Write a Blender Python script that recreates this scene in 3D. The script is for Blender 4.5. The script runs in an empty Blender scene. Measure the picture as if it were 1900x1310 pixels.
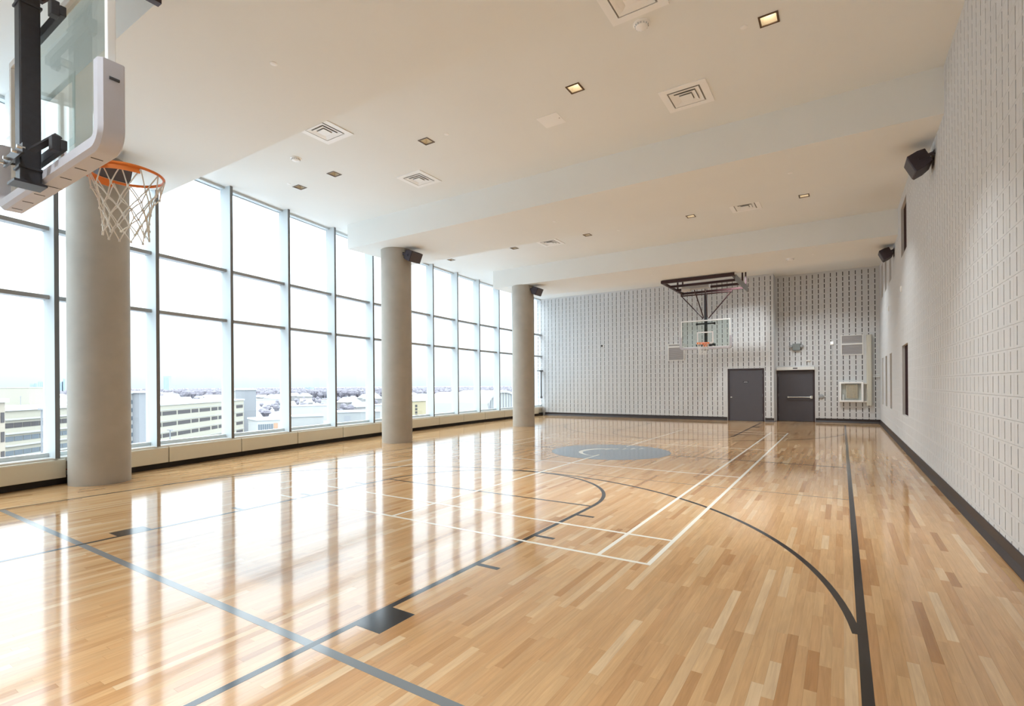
import bpy, math, random
from mathutils import Vector, Matrix
random.seed(11)
S = bpy.context.scene
COL = S.collection
PI = math.pi

# ------------------------------------------------------------------ camera, sky, exposure
F_PX, YAW, ROLL, CYP, EYE = 944.37, 0.5746, -0.0069, 714.49, 1.525
_fw = Vector((-math.sin(YAW), math.cos(YAW), 0)); _rt = Vector((math.cos(YAW), math.sin(YAW), 0)); _up = Vector((0, 0, 1))
RT = _rt*math.cos(ROLL) + _up*math.sin(ROLL)
UP = _up*math.cos(ROLL) - _rt*math.sin(ROLL)
cam_data = bpy.data.cameras.new('camera'); cam = bpy.data.objects.new('camera', cam_data); COL.objects.link(cam)
cam_data.sensor_fit = 'HORIZONTAL'; cam_data.sensor_width = 36.0
cam_data.lens = F_PX*36.0/1900.0
cam_data.shift_y = (CYP-655.0)/1900.0
cam_data.clip_start = 0.05; cam_data.clip_end = 20000
m = Matrix.Identity(4)
for i in range(3):
    m[i][0] = RT[i]; m[i][1] = UP[i]; m[i][2] = -_fw[i]
m[2][3] = EYE
cam.matrix_world = m
S.camera = cam

SKY_HORIZON, SKY_RISE = 0.56, 5.0
LAMP_LIT, LAMP_MID, LAMP_DIM = 27.0, 6.0, 1.0
S.view_settings.view_transform = 'Standard'
S.view_settings.look = 'None'
S.view_settings.exposure = 1.06
S.view_settings.gamma = 1.0
S.view_settings.use_curve_mapping = False
S.cycles.max_bounces = 10
S.cycles.diffuse_bounces = 6
S.cycles.glossy_bounces = 4
S.cycles.transparent_max_bounces = 12
S.cycles.caustics_reflective = False
S.cycles.caustics_refractive = False
S.cycles.sample_clamp_indirect = 4.0

world = bpy.data.worlds.new('overcast_sky'); S.world = world; world.use_nodes = True
nt = world.node_tree; nt.nodes.clear()
def N(t, k, **kw):
    n = t.nodes.new(k)
    for a, b in kw.items(): setattr(n, a, b)
    return n
o_ = N(nt, 'ShaderNodeOutputWorld'); bg = N(nt, 'ShaderNodeBackground'); tc = N(nt, 'ShaderNodeTexCoord'); sp = N(nt, 'ShaderNodeSeparateXYZ')
cl = N(nt, 'ShaderNodeMath', operation='MAXIMUM'); cl.inputs[1].default_value = 0.0
ma = N(nt, 'ShaderNodeMath', operation='MULTIPLY_ADD'); ma.inputs[1].default_value = SKY_RISE; ma.inputs[2].default_value = SKY_HORIZON
noi = N(nt, 'ShaderNodeTexNoise'); noi.inputs['Scale'].default_value = 5.0; noi.inputs['Detail'].default_value = 4.0
mpz = N(nt, 'ShaderNodeMapping'); mpz.inputs['Scale'].default_value = (1, 1, 4)
mr = N(nt, 'ShaderNodeMapRange'); mr.inputs['To Min'].default_value = 0.94; mr.inputs['To Max'].default_value = 1.06
ml = N(nt, 'ShaderNodeMath', operation='MULTIPLY')
rp = N(nt, 'ShaderNodeValToRGB')
rp.color_ramp.elements[0].color = (0.82, 0.92, 1.0, 1); rp.color_ramp.elements[1].color = (0.80, 0.91, 1.0, 1); rp.color_ramp.elements[1].position = 0.6
L = nt.links.new
L(tc.outputs['Generated'], sp.inputs[0]); L(sp.outputs[2], cl.inputs[0]); L(cl.outputs[0], ma.inputs[0])
L(tc.outputs['Generated'], mpz.inputs[0]); L(mpz.outputs[0], noi.inputs['Vector']); L(noi.outputs[0], mr.inputs[0])
L(ma.outputs[0], ml.inputs[0]); L(mr.outputs[0], ml.inputs[1]); L(cl.outputs[0], rp.inputs[0])
L(rp.outputs[0], bg.inputs[0]); L(ml.outputs[0], bg.inputs[1]); L(bg.outputs[0], o_.inputs[0])

# ------------------------------------------------------------------ pixel helpers (directions only)
def ray(x, y):
    return RT*((x-950)/F_PX) - UP*((y-CYP)/F_PX) + _fw
def px(p):
    q = Vector(p) - Vector((0, 0, EYE)); z = q.dot(_fw)
    return (950+F_PX*q.dot(RT)/z, CYP-F_PX*q.dot(UP)/z, z)
def at_depth(x, d, y=718):
    r = ray(x, y); return (r.x*d, r.y*d)
def z_at(y, d): return EYE + (718.0-y)*d/F_PX

# ------------------------------------------------------------------ materials
MATS = {}
def mat(name, col, rough=0.6, metal=0.0, spec=0.5, noise=0.0, nscale=8.0, bump=0.0, bscale=200.0, stretch=(1, 1, 1), emit=None, estr=0.0):
    if name in MATS: return MATS[name]
    M = bpy.data.materials.new(name); M.use_nodes = True; t = M.node_tree
    b = t.nodes['Principled BSDF']
    b.inputs['Base Color'].default_value = (*col, 1); b.inputs['Roughness'].default_value = rough
    b.inputs['Metallic'].default_value = metal; b.inputs['Specular IOR Level'].default_value = spec
    tcn = N(t, 'ShaderNodeTexCoord'); mp = N(t, 'ShaderNodeMapping'); mp.inputs['Scale'].default_value = stretch
    t.links.new(tcn.outputs['Object'], mp.inputs[0])
    if noise > 0:
        n = N(t, 'ShaderNodeTexNoise'); n.inputs['Scale'].default_value = nscale; n.inputs['Detail'].default_value = 5
        r = N(t, 'ShaderNodeMapRange'); r.inputs['From Min'].default_value = 0.3; r.inputs['From Max'].default_value = 0.7
        r.inputs['To Min'].default_value = 1-noise; r.inputs['To Max'].default_value = 1+noise
        mx = N(t, 'ShaderNodeVectorMath', operation='SCALE'); mx.inputs[0].default_value = col
        t.links.new(mp.outputs[0], n.inputs['Vector']); t.links.new(n.outputs[0], r.inputs[0]); t.links.new(r.outputs[0], mx.inputs['Scale'])
        t.links.new(mx.outputs[0], b.inputs['Base Color'])
    if bump > 0:
        n2 = N(t, 'ShaderNodeTexNoise'); n2.inputs['Scale'].default_value = bscale; n2.inputs['Detail'].default_value = 3
        bp = N(t, 'ShaderNodeBump'); bp.inputs['Strength'].default_value = bump; bp.inputs['Distance'].default_value = 0.002
        t.links.new(mp.outputs[0], n2.inputs['Vector']); t.links.new(n2.outputs[0], bp.inputs['Height']); t.links.new(bp.outputs[0], b.inputs['Normal'])
    if emit:
        b.inputs['Emission Color'].default_value = (*emit, 1); b.inputs['Emission Strength'].default_value = estr
    MATS[name] = M; return M
def glass_mat(name, tint, rough=0.0):
    M = bpy.data.materials.new(name); M.use_nodes = True; t = M.node_tree; t.nodes.clear()
    o = N(t, 'ShaderNodeOutputMaterial'); tr = N(t, 'ShaderNodeBsdfTransparent'); gl = N(t, 'ShaderNodeBsdfGlossy')
    fr = N(t, 'ShaderNodeFresnel'); mx = N(t, 'ShaderNodeMixShader')
    ge = N(t, 'ShaderNodeNewGeometry'); io = N(t, 'ShaderNodeMapRange'); io.inputs['To Min'].default_value = 1.45; io.inputs['To Max'].default_value = 1/1.45
    t.links.new(ge.outputs['Backfacing'], io.inputs[0]); t.links.new(io.outputs[0], fr.inputs[0])
    hf = N(t, 'ShaderNodeMath', operation='MULTIPLY'); hf.inputs[1].default_value = 0.6; t.links.new(fr.outputs[0], hf.inputs[0])
    tr.inputs[0].default_value = (*tint, 1); gl.inputs['Roughness'].default_value = rough
    t.links.new(hf.outputs[0], mx.inputs[0]); t.links.new(tr.outputs[0], mx.inputs[1]); t.links.new(gl.outputs[0], mx.inputs[2]); t.links.new(mx.outputs[0], o.inputs[0])
    MATS[name] = M; return M

def wood_mat():
    M = bpy.data.materials.new('maple_strip'); M.use_nodes = True; t = M.node_tree; b = t.nodes['Principled BSDF']; l = t.links.new
    at = N(t, 'ShaderNodeAttribute', attribute_name='tone', attribute_type='GEOMETRY')
    cr = N(t, 'ShaderNodeValToRGB'); e = cr.color_ramp.elements
    e[0].position = 0.0; e[0].color = (0.27, 0.125, 0.045, 1)
    e[1].position = 1.0; e[1].color = (0.66, 0.47, 0.285, 1)
    for p, c in ((0.22, (0.42, 0.21, 0.083, 1)), (0.45, (0.53, 0.30, 0.137, 1)), (0.75, (0.59, 0.365, 0.18, 1))):
        x = e.new(p); x.color = c
    l(at.outputs['Fac'], cr.inputs[0])
    tcn = N(t, 'ShaderNodeTexCoord'); ad = N(t, 'ShaderNodeVectorMath', operation='ADD'); cb = N(t, 'ShaderNodeCombineXYZ')
    mm = N(t, 'ShaderNodeMath', operation='MULTIPLY'); mm.inputs[1].default_value = 97.0
    l(at.outputs['Fac'], mm.inputs[0]); l(mm.outputs[0], cb.inputs[2]); l(tcn.outputs['Object'], ad.inputs[0]); l(cb.outputs[0], ad.inputs[1])
    mp = N(t, 'ShaderNodeMapping'); mp.inputs['Scale'].default_value = (55, 3.0, 3.0); l(ad.outputs[0], mp.inputs[0])
    n = N(t, 'ShaderNodeTexNoise'); n.inputs['Scale'].default_value = 1.0; n.inputs['Detail'].default_value = 5; n.inputs['Distortion'].default_value = 0.8; l(mp.outputs[0], n.inputs['Vector'])
    r = N(t, 'ShaderNodeMapRange'); r.inputs['From Min'].default_value = 0.25; r.inputs['From Max'].default_value = 0.75; r.inputs['To Min'].default_value = 0.86; r.inputs['To Max'].default_value = 1.1
    l(n.outputs[0], r.inputs[0])
    mp2 = N(t, 'ShaderNodeMapping'); mp2.inputs['Scale'].default_value = (9, 1.6, 1); l(ad.outputs[0], mp2.inputs[0])
    n2 = N(t, 'ShaderNodeTexNoise'); n2.inputs['Scale'].default_value = 1.0; n2.inputs['Detail'].default_value = 3; l(mp2.outputs[0], n2.inputs['Vector'])
    r2 = N(t, 'ShaderNodeMapRange'); r2.inputs['From Min'].default_value = 0.3; r2.inputs['From Max'].default_value = 0.7; r2.inputs['To Min'].default_value = 0.93; r2.inputs['To Max'].default_value = 1.06
    l(n2.outputs[0], r2.inputs[0])
    mu = N(t, 'ShaderNodeMath', operation='MULTIPLY'); l(r.outputs[0], mu.inputs[0]); l(r2.outputs[0], mu.inputs[1])
    vs = N(t, 'ShaderNodeVectorMath', operation='SCALE'); l(cr.outputs[0], vs.inputs[0]); l(mu.outputs[0], vs.inputs['Scale'])
    l(vs.outputs[0], b.inputs['Base Color'])
    b.inputs['Roughness'].default_value = 0.085; b.inputs['IOR'].default_value = 1.5
    n3 = N(t, 'ShaderNodeTexNoise'); n3.inputs['Scale'].default_value = 1.0; mp3 = N(t, 'ShaderNodeMapping'); mp3.inputs['Scale'].default_value = (14, 2.5, 1)
    l(ad.outputs[0], mp3.inputs[0]); l(mp3.outputs[0], n3.inputs['Vector'])
    bp = N(t, 'ShaderNodeBump'); bp.inputs['Strength'].default_value = 0.25; bp.inputs['Distance'].default_value = 0.0012; l(n3.outputs[0], bp.inputs['Height']); l(bp.outputs[0], b.inputs['Normal'])
    MATS['wood'] = M; return M
WOOD = wood_mat()
PAINT_WALL = mat('painted_block', (0.65, 0.655, 0.66), 0.75, bump=0.25, bscale=160)
mat('slot_cavity', (0.05, 0.047, 0.045), 0.9)
CEIL = mat('ceiling_paint', (0.835, 0.845, 0.82), 0.9, noise=0.012, nscale=0.7)
CONC = mat('concrete', (0.43, 0.40, 0.35), 0.7, noise=0.06, nscale=3.0, bump=0.15, bscale=60)
ALU = mat('grey_painted_aluminium', (0.60, 0.65, 0.67), 0.45)
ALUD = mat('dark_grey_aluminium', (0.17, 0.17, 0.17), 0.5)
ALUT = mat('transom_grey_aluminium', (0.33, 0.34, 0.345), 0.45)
BEIGE = mat('beige_enamel', (0.71, 0.68, 0.57), 0.45, noise=0.01)
SILLM = mat('white_sill', (0.78, 0.78, 0.75), 0.4)
RUBBER = mat('dark_rubber_base', (0.032, 0.022, 0.020), 0.45, noise=0.1, nscale=20)
KICK = mat('dark_kick', (0.02, 0.015, 0.012), 0.7)
WIN_GLASS = glass_mat('window_glass', (0.96, 0.98, 0.98))
BB_GLASS = glass_mat('backboard_glass', (0.86, 0.90, 0.88), 0.02)
STEEL = mat('maroon_black_steel', (0.040, 0.012, 0.013), 0.45, noise=0.15, nscale=30)
BLKSTEEL = mat('black_powder_steel', (0.028, 0.026, 0.030), 0.42, noise=0.15, nscale=30)
WHITE = mat('white_enamel', (0.94, 0.94, 0.93), 0.45)
WHITEPL = mat('white_plastic', (0.80, 0.79, 0.76), 0.5)
PAD = mat('grey_pad', (0.62, 0.62, 0.68), 0.55, noise=0.02)
PADSLOT = mat('pad_slot', (0.05, 0.05, 0.055), 0.6)
ORANGE = mat('orange_rim', (0.85, 0.22, 0.035), 0.4)
CORD = mat('white_net_cord', (0.80, 0.78, 0.74), 0.8)
SPK = mat('speaker_black', (0.030, 0.018, 0.026), 0.55)
GRILL = mat('speaker_grille', (0.085, 0.075, 0.085), 0.6, bump=0.5, bscale=300)
CHROME = mat('brushed_metal', (0.72, 0.72, 0.70), 0.28, metal=0.9)
DOORM = mat('charcoal_door_paint', (0.085, 0.080, 0.092), 0.45, noise=0.03, nscale=4)
DOORFR = mat('dark_door_frame', (0.045, 0.030, 0.035), 0.5)
LINE_BLACK = mat('court_black', (0.018, 0.016, 0.017), 0.12)
LINE_WHITE = mat('court_white', (0.80, 0.75, 0.65), 0.14)
LINE_GREY = mat('court_grey', (0.175, 0.185, 0.19), 0.12)
LINE_FAINT = mat('court_faint', (0.24, 0.17, 0.11), 0.12)
LOGO_BLUE = mat('logo_blue_grey', (0.20, 0.25, 0.30), 0.12, noise=0.02)
GREYM = mat('mid_grey_metal', (0.33, 0.34, 0.35), 0.5)
DARKGLASS = mat('dark_maroon_glass', (0.022, 0.004, 0.006), 0.7, spec=0.1)

# ------------------------------------------------------------------ mesh builder
class MB:
    def __init__(s): s.v = []; s.f = []; s.dark = []
    def poly(s, pts):
        k = len(s.v); s.v += [tuple(p) for p in pts]; s.f.append(tuple(range(k, k+len(pts))))
    def box(s, x0, x1, y0, y1, z0, z1):
        k = len(s.v)
        s.v += [(x0, y0, z0), (x1, y0, z0), (x1, y1, z0), (x0, y1, z0), (x0, y0, z1), (x1, y0, z1), (x1, y1, z1), (x0, y1, z1)]
        s.f += [(k, k+3, k+2, k+1), (k+4, k+5, k+6, k+7), (k, k+1, k+5, k+4), (k+1, k+2, k+6, k+5), (k+2, k+3, k+7, k+6), (k+3, k, k+4, k+7)]
        return s
    def prism(s, pts, z0, z1):
        n = len(pts); k = len(s.v)
        s.v += [(x, y, z0) for x, y in pts] + [(x, y, z1) for x, y in pts]
        s.f += [tuple(range(k+n-1, k-1, -1)), tuple(range(k+n, k+2*n))]
        for i in range(n):
            j = (i+1) % n; s.f.append((k+i, k+j, k+n+j, k+n+i))
        return s
    def extr(s, prof, origin, a, b, d, length):     # profile in (a,b) axes swept along d
        n = len(prof); k = len(s.v); o = Vector(origin); a = Vector(a); b = Vector(b); d = Vector(d).normalized()*length
        s.v += [tuple(o+a*p+b*q) for p, q in prof] + [tuple(o+a*p+b*q+d) for p, q in prof]
        s.f += [tuple(range(k+n-1, k-1, -1)), tuple(range(k+n, k+2*n))]
        for i in range(n):
            j = (i+1) % n; s.f.append((k+i, k+j, k+n+j, k+n+i))
        return s
    def tube(s, pts, r, n=8, closed=False):
        P = [Vector(p) for p in pts]; k = len(s.v); m_ = len(P)
        for i, p in enumerate(P):
            if closed: d = (P[(i+1) % m_]-P[i-1])
            else: d = (P[min(i+1, m_-1)]-P[max(i-1, 0)])
            d.normalize(); h = Vector((0, 0, 1)) if abs(d.z) < 0.95 else Vector((1, 0, 0))
            a = d.cross(h).normalized(); b = d.cross(a).normalized()
            for j in range(n):
                t = 2*PI*(j+0.5)/n; s.v.append(tuple(p+a*(r*math.cos(t))+b*(r*math.sin(t))))
        for i in range(m_ if closed else m_-1):
            i2 = (i+1) % m_
            for j in range(n):
                j2 = (j+1) % n; s.f.append((k+i*n+j, k+i*n+j2, k+i2*n+j2, k+i2*n+j))
        if not closed:
            s.f += [tuple(range(k+n-1, k-1, -1)), tuple(range(k+(m_-1)*n, k+m_*n))]
        return s
    def bar(s, p, q, w, h=None):                    # square bar
        h = h or w; P = Vector(p); Q = Vector(q); d = (Q-P).normalized(); u = Vector((0, 0, 1)) if abs(d.z) < 0.95 else Vector((0, 1, 0))
        a = d.cross(u).normalized(); b = a.cross(d).normalized(); k = len(s.v)
        for c in (P, Q):
            for sx, sy in ((-1, -1), (1, -1), (1, 1), (-1, 1)): s.v.append(tuple(c+a*(sx*w/2)+b*(sy*h/2)))
        s.f += [(k+3, k+2, k+1, k), (k+4, k+5, k+6, k+7)] + [(k+i, k+(i+1) % 4, k+4+(i+1) % 4, k+4+i) for i in range(4)]
        return s
    def lathe(s, prof, c=(0, 0, 0), n=32, cap=True):
        k = len(s.v); m_ = len(prof)
        for r, z in prof:
            for j in range(n):
                t = 2*PI*j/n; s.v.append((c[0]+r*math.cos(t), c[1]+r*math.sin(t), c[2]+z))
        for i in range(m_-1):
            for j in range(n):
                j2 = (j+1) % n; s.f.append((k+i*n+j, k+i*n+j2, k+(i+1)*n+j2, k+(i+1)*n+j))
        if cap: s.f += [tuple(range(k+n-1, k-1, -1)), tuple(range(k+(m_-1)*n, k+m_*n))]
        return s
    def mesh(s, name, material):
        me = bpy.data.meshes.new(name); me.from_pydata(s.v, [], s.f); me.update(); me.materials.append(material)
        if s.dark:
            me.materials.append(MATS['slot_cavity'])
            for i in s.dark: me.polygons[i].material_index = 1
        return me
    def build(s, name, material, parent=None, smooth=False, bevel=0.0):
        o = bpy.data.objects.new(name, s.mesh(name, material)); COL.objects.link(o)
        if parent: o.parent = parent
        if smooth: smooth_(o)
        if bevel:
            b = o.modifiers.new('bevel', 'BEVEL'); b.width = bevel; b.segments = 2; b.limit_method = 'ANGLE'
        return o
def smooth_(o, ang=40):
    o.data.shade_smooth()
    try:
        with bpy.context.temp_override(object=o, selected_editable_objects=[o]): pass
    except Exception: pass
    me = o.data; cosa = math.cos(math.radians(ang))
    pol = me.polygons; ek = {}
    for p in pol:
        for e in p.edge_keys: ek.setdefault(e, []).append(p.index)
    att = me.attributes.get('sharp_edge') or me.attributes.new('sharp_edge', 'BOOLEAN', 'EDGE')
    for e in me.edges:
        f = ek.get(tuple(sorted(e.vertices)), [])
        if len(f) == 2 and pol[f[0]].normal.dot(pol[f[1]].normal) < cosa: att.data[e.index].value = True
def linkm(name, me, parent=None, loc=(0, 0, 0), rz=0.0):
    o = bpy.data.objects.new(name, me); COL.objects.link(o); o.location = loc; o.rotation_euler.z = rz
    if parent: o.parent = parent
    return o
def tag(o, label=None, cat=None, group=None, kind=None):
    if label: o['label'] = label
    if cat: o['category'] = cat
    if group: o['group'] = group
    if kind: o['kind'] = kind
    return o
def empty(name, loc=(0, 0, 0), rz=0.0):
    o = bpy.data.objects.new(name, None); COL.objects.link(o); o.location = loc; o.rotation_euler.z = rz; o.empty_display_size = 0.1
    return o
def copy_tree(o, parent=None):
    c = o.copy(); COL.objects.link(c); c.parent = parent
    for ch in o.children: copy_tree(ch, c)
    return c

# ------------------------------------------------------------------ room dimensions
XR = 1.2            # masonry wall beside the sideline
YF, YF2 = 22.45, 23.2   # wall with the doors, recessed bay
XRET = -2.24
YB = -0.8
ZC, ZB = 5.85, 5.2
def G(y): return -9.8803 - 0.2685*y + 0.0061*y*y      # glass line of the curved window wall
def Gt(y):
    d = Vector((-0.2685+0.0122*y, 1.0, 0)).normalized(); return d, Vector((d.y, -d.x, 0))  # tangent, inward normal
BEAMS = [(2.25, 4.53), (9.07, 11.37), (15.85, 18.3)]
LIGHT_X = [-0.70, -3.24, -6.14, -8.65]
LIGHTS = [(x, 6.75) for x in LIGHT_X] + [(-9.84, 6.78)] + [(x, 13.55) for x in LIGHT_X] + [(-11.25, 13.58)] + [(x, -0.05) for x in LIGHT_X] + [(x, 20.4) for x in LIGHT_X]

# ------------------------------------------------------------------ floor: slab, planks, markings
floor = MB()
ys = [YB + i*(YF2-YB)/40 for i in range(41)]
floor.prism([(XR+0.3, YB-0.2), (XR+0.3, YF2+0.2), (G(YF2)-0.15, YF2+0.2)] + [(G(y)-0.12, y) for y in reversed(ys)], -0.30, -0.014)
floor = floor.build('floor', mat('subfloor', (0.10, 0.06, 0.03), 0.8)); tag(floor, kind='structure')
PW = 0.057
def plank_geo(mb, x0, x1, y0, y1, tl, ty):
    g = 0.0002; h = 0.00004
    k = len(mb.v)
    a = [(x0+g, y0+g), (x1-g, y0+g), (x1-g, y1-g), (x0+g, y1-g)]
    zz = [-tl-ty, tl-ty, tl+ty, -tl+ty]
    mb.v += [(p[0], p[1], -0.012) for p in a] + [(p[0], p[1], z-0.0002) for p, z in zip(a, zz)]
    mb.f += [(k+4, k+5, k+6, k+7)] + [(k+i, k+(i+1) % 4, k+4+(i+1) % 4, k+4+i) for i in range(4)]
planks = []
x = XR
def yinv(xx):
    lo, hi = YB, YF2
    if G(lo)+0.02 <= xx: return lo
    if G(hi)+0.02 >= xx: return None
    for _ in range(30):
        mid = (lo+hi)/2
        if G(mid)+0.02 > xx: lo = mid
        else: hi = mid
    return hi
while x > -13.0:
    x0 = x-PW; y = yinv(x0)
    if y is not None:
        yend = YF if x0 < XRET else YF2
        y += -random.random()*0.9*0
        first = True
        while y < yend-0.02:
            ln = random.choice((0.35, 0.5, 0.65, 0.8, 0.95, 1.1, 1.4))*random.uniform(0.85, 1.15)
            if first: ln *= random.random(); first = False; ln = max(ln, 0.15)
            y1 = min(y+ln, yend)
            if yend-y1 < 0.12: y1 = yend
            u = random.random()
            tone = random.gauss(0.56, 0.085)
            if u < 0.035: tone = random.uniform(0.15, 0.29)
            elif u < 0.16: tone = random.uniform(0.27, 0.42)
            elif u > 0.86: tone = random.uniform(0.72, 0.98)
            planks.append((x0, x, y, y1, min(max(tone, 0), 1), random.gauss(0, 0.000022), random.gauss(0, 0.00003)))
            y = y1
    x = x0
def seen_area(p):
    cx, cy = (p[0]+p[1])/2, (p[2]+p[3])/2
    q = px((cx, cy, 0))
    if q[2] < 0.3 or not (-10 < q[0] < 1910 and -10 < q[1] < 1320): return 0
    a = px((p[0], cy, 0)); b = px((p[1], cy, 0)); c = px((cx, max(p[2], 0.05), 0)); d = px((cx, p[3], 0))
    if min(c[2], d[2]) < 0.2: return 0
    return abs((b[0]-a[0])*(d[1]-c[1])-(b[1]-a[1])*(d[0]-c[0]))
order = sorted(range(len(planks)), key=lambda i: -seen_area(planks[i]))
single = set(order[:300])
def tone_attr(me, vals):
    at = me.attributes.new('tone', 'FLOAT', 'POINT'); at.data.foreach_set('value', vals)
rest = MB(); rt = []
for i, p in enumerate(planks):
    if i in single:
        b = MB(); plank_geo(b, *p[:4], p[5], p[6]); me = b.mesh('plank', WOOD); tone_attr(me, [p[4]]*8); linkm('plank', me, floor)
    else:
        plank_geo(rest, *p[:4], p[5], p[6]); rt += [p[4]]*8
me = rest.mesh('plank_field', WOOD); tone_attr(me, rt); tag(linkm('plank_field', me, floor), kind='stuff')

CX, CY = -4.43, 10.93
def mark(name, polys, material, z=0.0006):
    b = MB()
    for pl in polys:
        n = len(pl); k = len(b.v)
        b.v += [(x_, y_, z) for x_, y_ in pl] + [(x_, y_, -0.001) for x_, y_ in pl]
        b.f.append(tuple(range(k, k+n)))
        b.f += [(k+(i+1) % n, k+i, k+n+i, k+n+(i+1) % n) for i in range(n)]
    return b.build(name, material, floor)
def rect(x0, x1, y0, y1): return [(x0, y0), (x1, y0), (x1, y1), (x0, y1)]
def arcs(cx, cy, r, w, a0, a1, n=48):
    out = []
    for i in range(n):
        t0 = a0+(a1-a0)*i/n; t1 = a0+(a1-a0)*(i+1)/n
        out.append([(cx+(r-w/2)*math.cos(t0), cy+(r-w/2)*math.sin(t0)), (cx+(r+w/2)*math.cos(t0), cy+(r+w/2)*math.sin(t0)), (cx+(r+w/2)*math.cos(t1), cy+(r+w/2)*math.sin(t1)), (cx+(r-w/2)*math.cos(t1), cy+(r-w/2)*math.sin(t1))])
    return out
def strip_mark(name, quads, material, z=0.0006): return mark(name, quads, material, z)
W = 0.05
Y0, Y1 = 0.02, 2*CY-0.02
mark('court_sideline', [rect(0.072, 0.125, Y0, Y1)], LINE_BLACK)
mark('court_sideline', [rect(-8.915, -8.865, Y0, Y1)], LINE_BLACK)
mark('court_baseline', [rect(-8.865, 0.072, Y0, Y0+W)], LINE_BLACK)
mark('court_baseline', [rect(-8.865, 0.072, Y1-W, Y1)], LINE_BLACK)
for e in (0, 1):
    fy = (lambda v: v) if e == 0 else (lambda v: 2*CY-v)
    def fr(x0, x1, y0, y1):
        a, b = fy(y0), fy(y1); return rect(x0, x1, min(a, b), max(a, b))
    def fl(quads): return quads if e == 0 else [[(x_, 2*CY-y_) for x_, y_ in reversed(q)] for q in quads]
    for sx in (-1, 1):
        xl = CX+sx*1.80
        mark('lane_line', [fr(xl-W/2, xl+W/2, 0.07, 5.90)], LINE_BLACK)
        for yy in (3.478, 4.45, 5.412):
            a, b = sorted((xl+sx*0.025, xl+sx*0.235)); mark('lane_tick', [fr(a, b, yy-0.026, yy+0.026)], LINE_BLACK)
        a, b = sorted((xl+sx*0.025, xl+sx*0.235)); mark('lane_block', [fr(a, b, 2.178, 2.49)], LINE_BLACK)
    mark('free_throw_line', [fr(CX-1.775, CX+1.775, 5.87, 5.91)], LINE_BLACK)
    mark('free_throw_arc', fl(arcs(CX, 5.90, 1.80, W, 0.005, PI-0.005)), LINE_BLACK, 0.0007)
    mark('three_point_arc', fl(arcs(CX, 3.20, 4.53, W, 0.115, PI-0.115, 80)), LINE_BLACK, 0.0008)
    mark('volleyball_end_line', [fr(-8.86, 0.068, 1.845, 1.905)], LINE_GREY, 0.0005)
    mark('volleyball_attack_line', [fr(-8.86, 0.068, 7.93, 7.955)], LINE_FAINT, 0.0005)
    # badminton
    mark('badminton_back_line', [fr(CX-3.05, CX+3.05, 4.215, 4.255)], LINE_WHITE, 0.0009)
    mark('badminton_long_service_line', [fr(CX-3.05, CX+3.05, 4.975, 5.015)], LINE_WHITE, 0.0009)
    mark('badminton_short_service_line', [fr(CX-3.05, CX+3.05, 8.93, 8.97)], LINE_WHITE, 0.0009)
for sx in (-1, 1):
    for o in (3.05, 2.59):
        xl = CX+sx*o; mark('badminton_sideline', [rect(xl-0.02, xl+0.02, 4.215, 2*CY-4.215)], LINE_WHITE, 0.0010)
mark('badminton_centre_line', [rect(CX-0.02, CX+0.02, 4.255, 10.3)], LINE_WHITE, 0.0011)
mark('badminton_centre_line', [rect(CX-0.02, CX+0.02, 12.0, 17.6)], LINE_WHITE, 0.0011)
mark('court_centre_line', [rect(-8.865, 0.072, CY-0.025, CY+0.025)], LINE_BLACK, 0.0006)
disc = [(CX+1.30*math.cos(2*PI*i/96), CY+1.30*math.sin(2*PI*i/96)) for i in range(96)]
mark('centre_logo_disc', [disc], LOGO_BLUE, 0.0008)
mark('centre_logo_rim', arcs(CX, CY, 1.31, 0.03, 0, 2*PI, 96), LINE_GREY, 0.0009)
# white swoosh and small lettering strokes inside the disc
def swoosh(c, r0, r1, a0, a1, wmax, n=30):
    out = []
    for i in range(n):
        q = []
        for j, sgn in ((i, -1), (i, 1), (i+1, 1), (i+1, -1)):
            u = j/n; t = a0+(a1-a0)*u; r = r0+(r1-r0)*u; w = wmax*math.sin(PI*min(1, 0.12+0.88*u))*0.5+0.004
            q.append((c[0]+(r+sgn*w)*math.cos(t), c[1]+(r+sgn*w)*math.sin(t)))
        out.append(q)
    return out
mark('centre_logo_swoosh', swoosh((CX+0.10, CY-0.12), 0.62, 0.74, 1.75, 4.55, 0.11), LINE_WHITE, 0.0012)
lt = []
for i in range(5):
    bx_, by_ = CX-0.22+0.16*i, CY+0.20+0.13*i
    lt += [rect(bx_, bx_+0.03, by_, by_+0.26), rect(bx_+0.03, bx_+0.11, by_+0.11, by_+0.14)]
mark('centre_logo_lettering', lt, LINE_WHITE, 0.0012)

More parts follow.
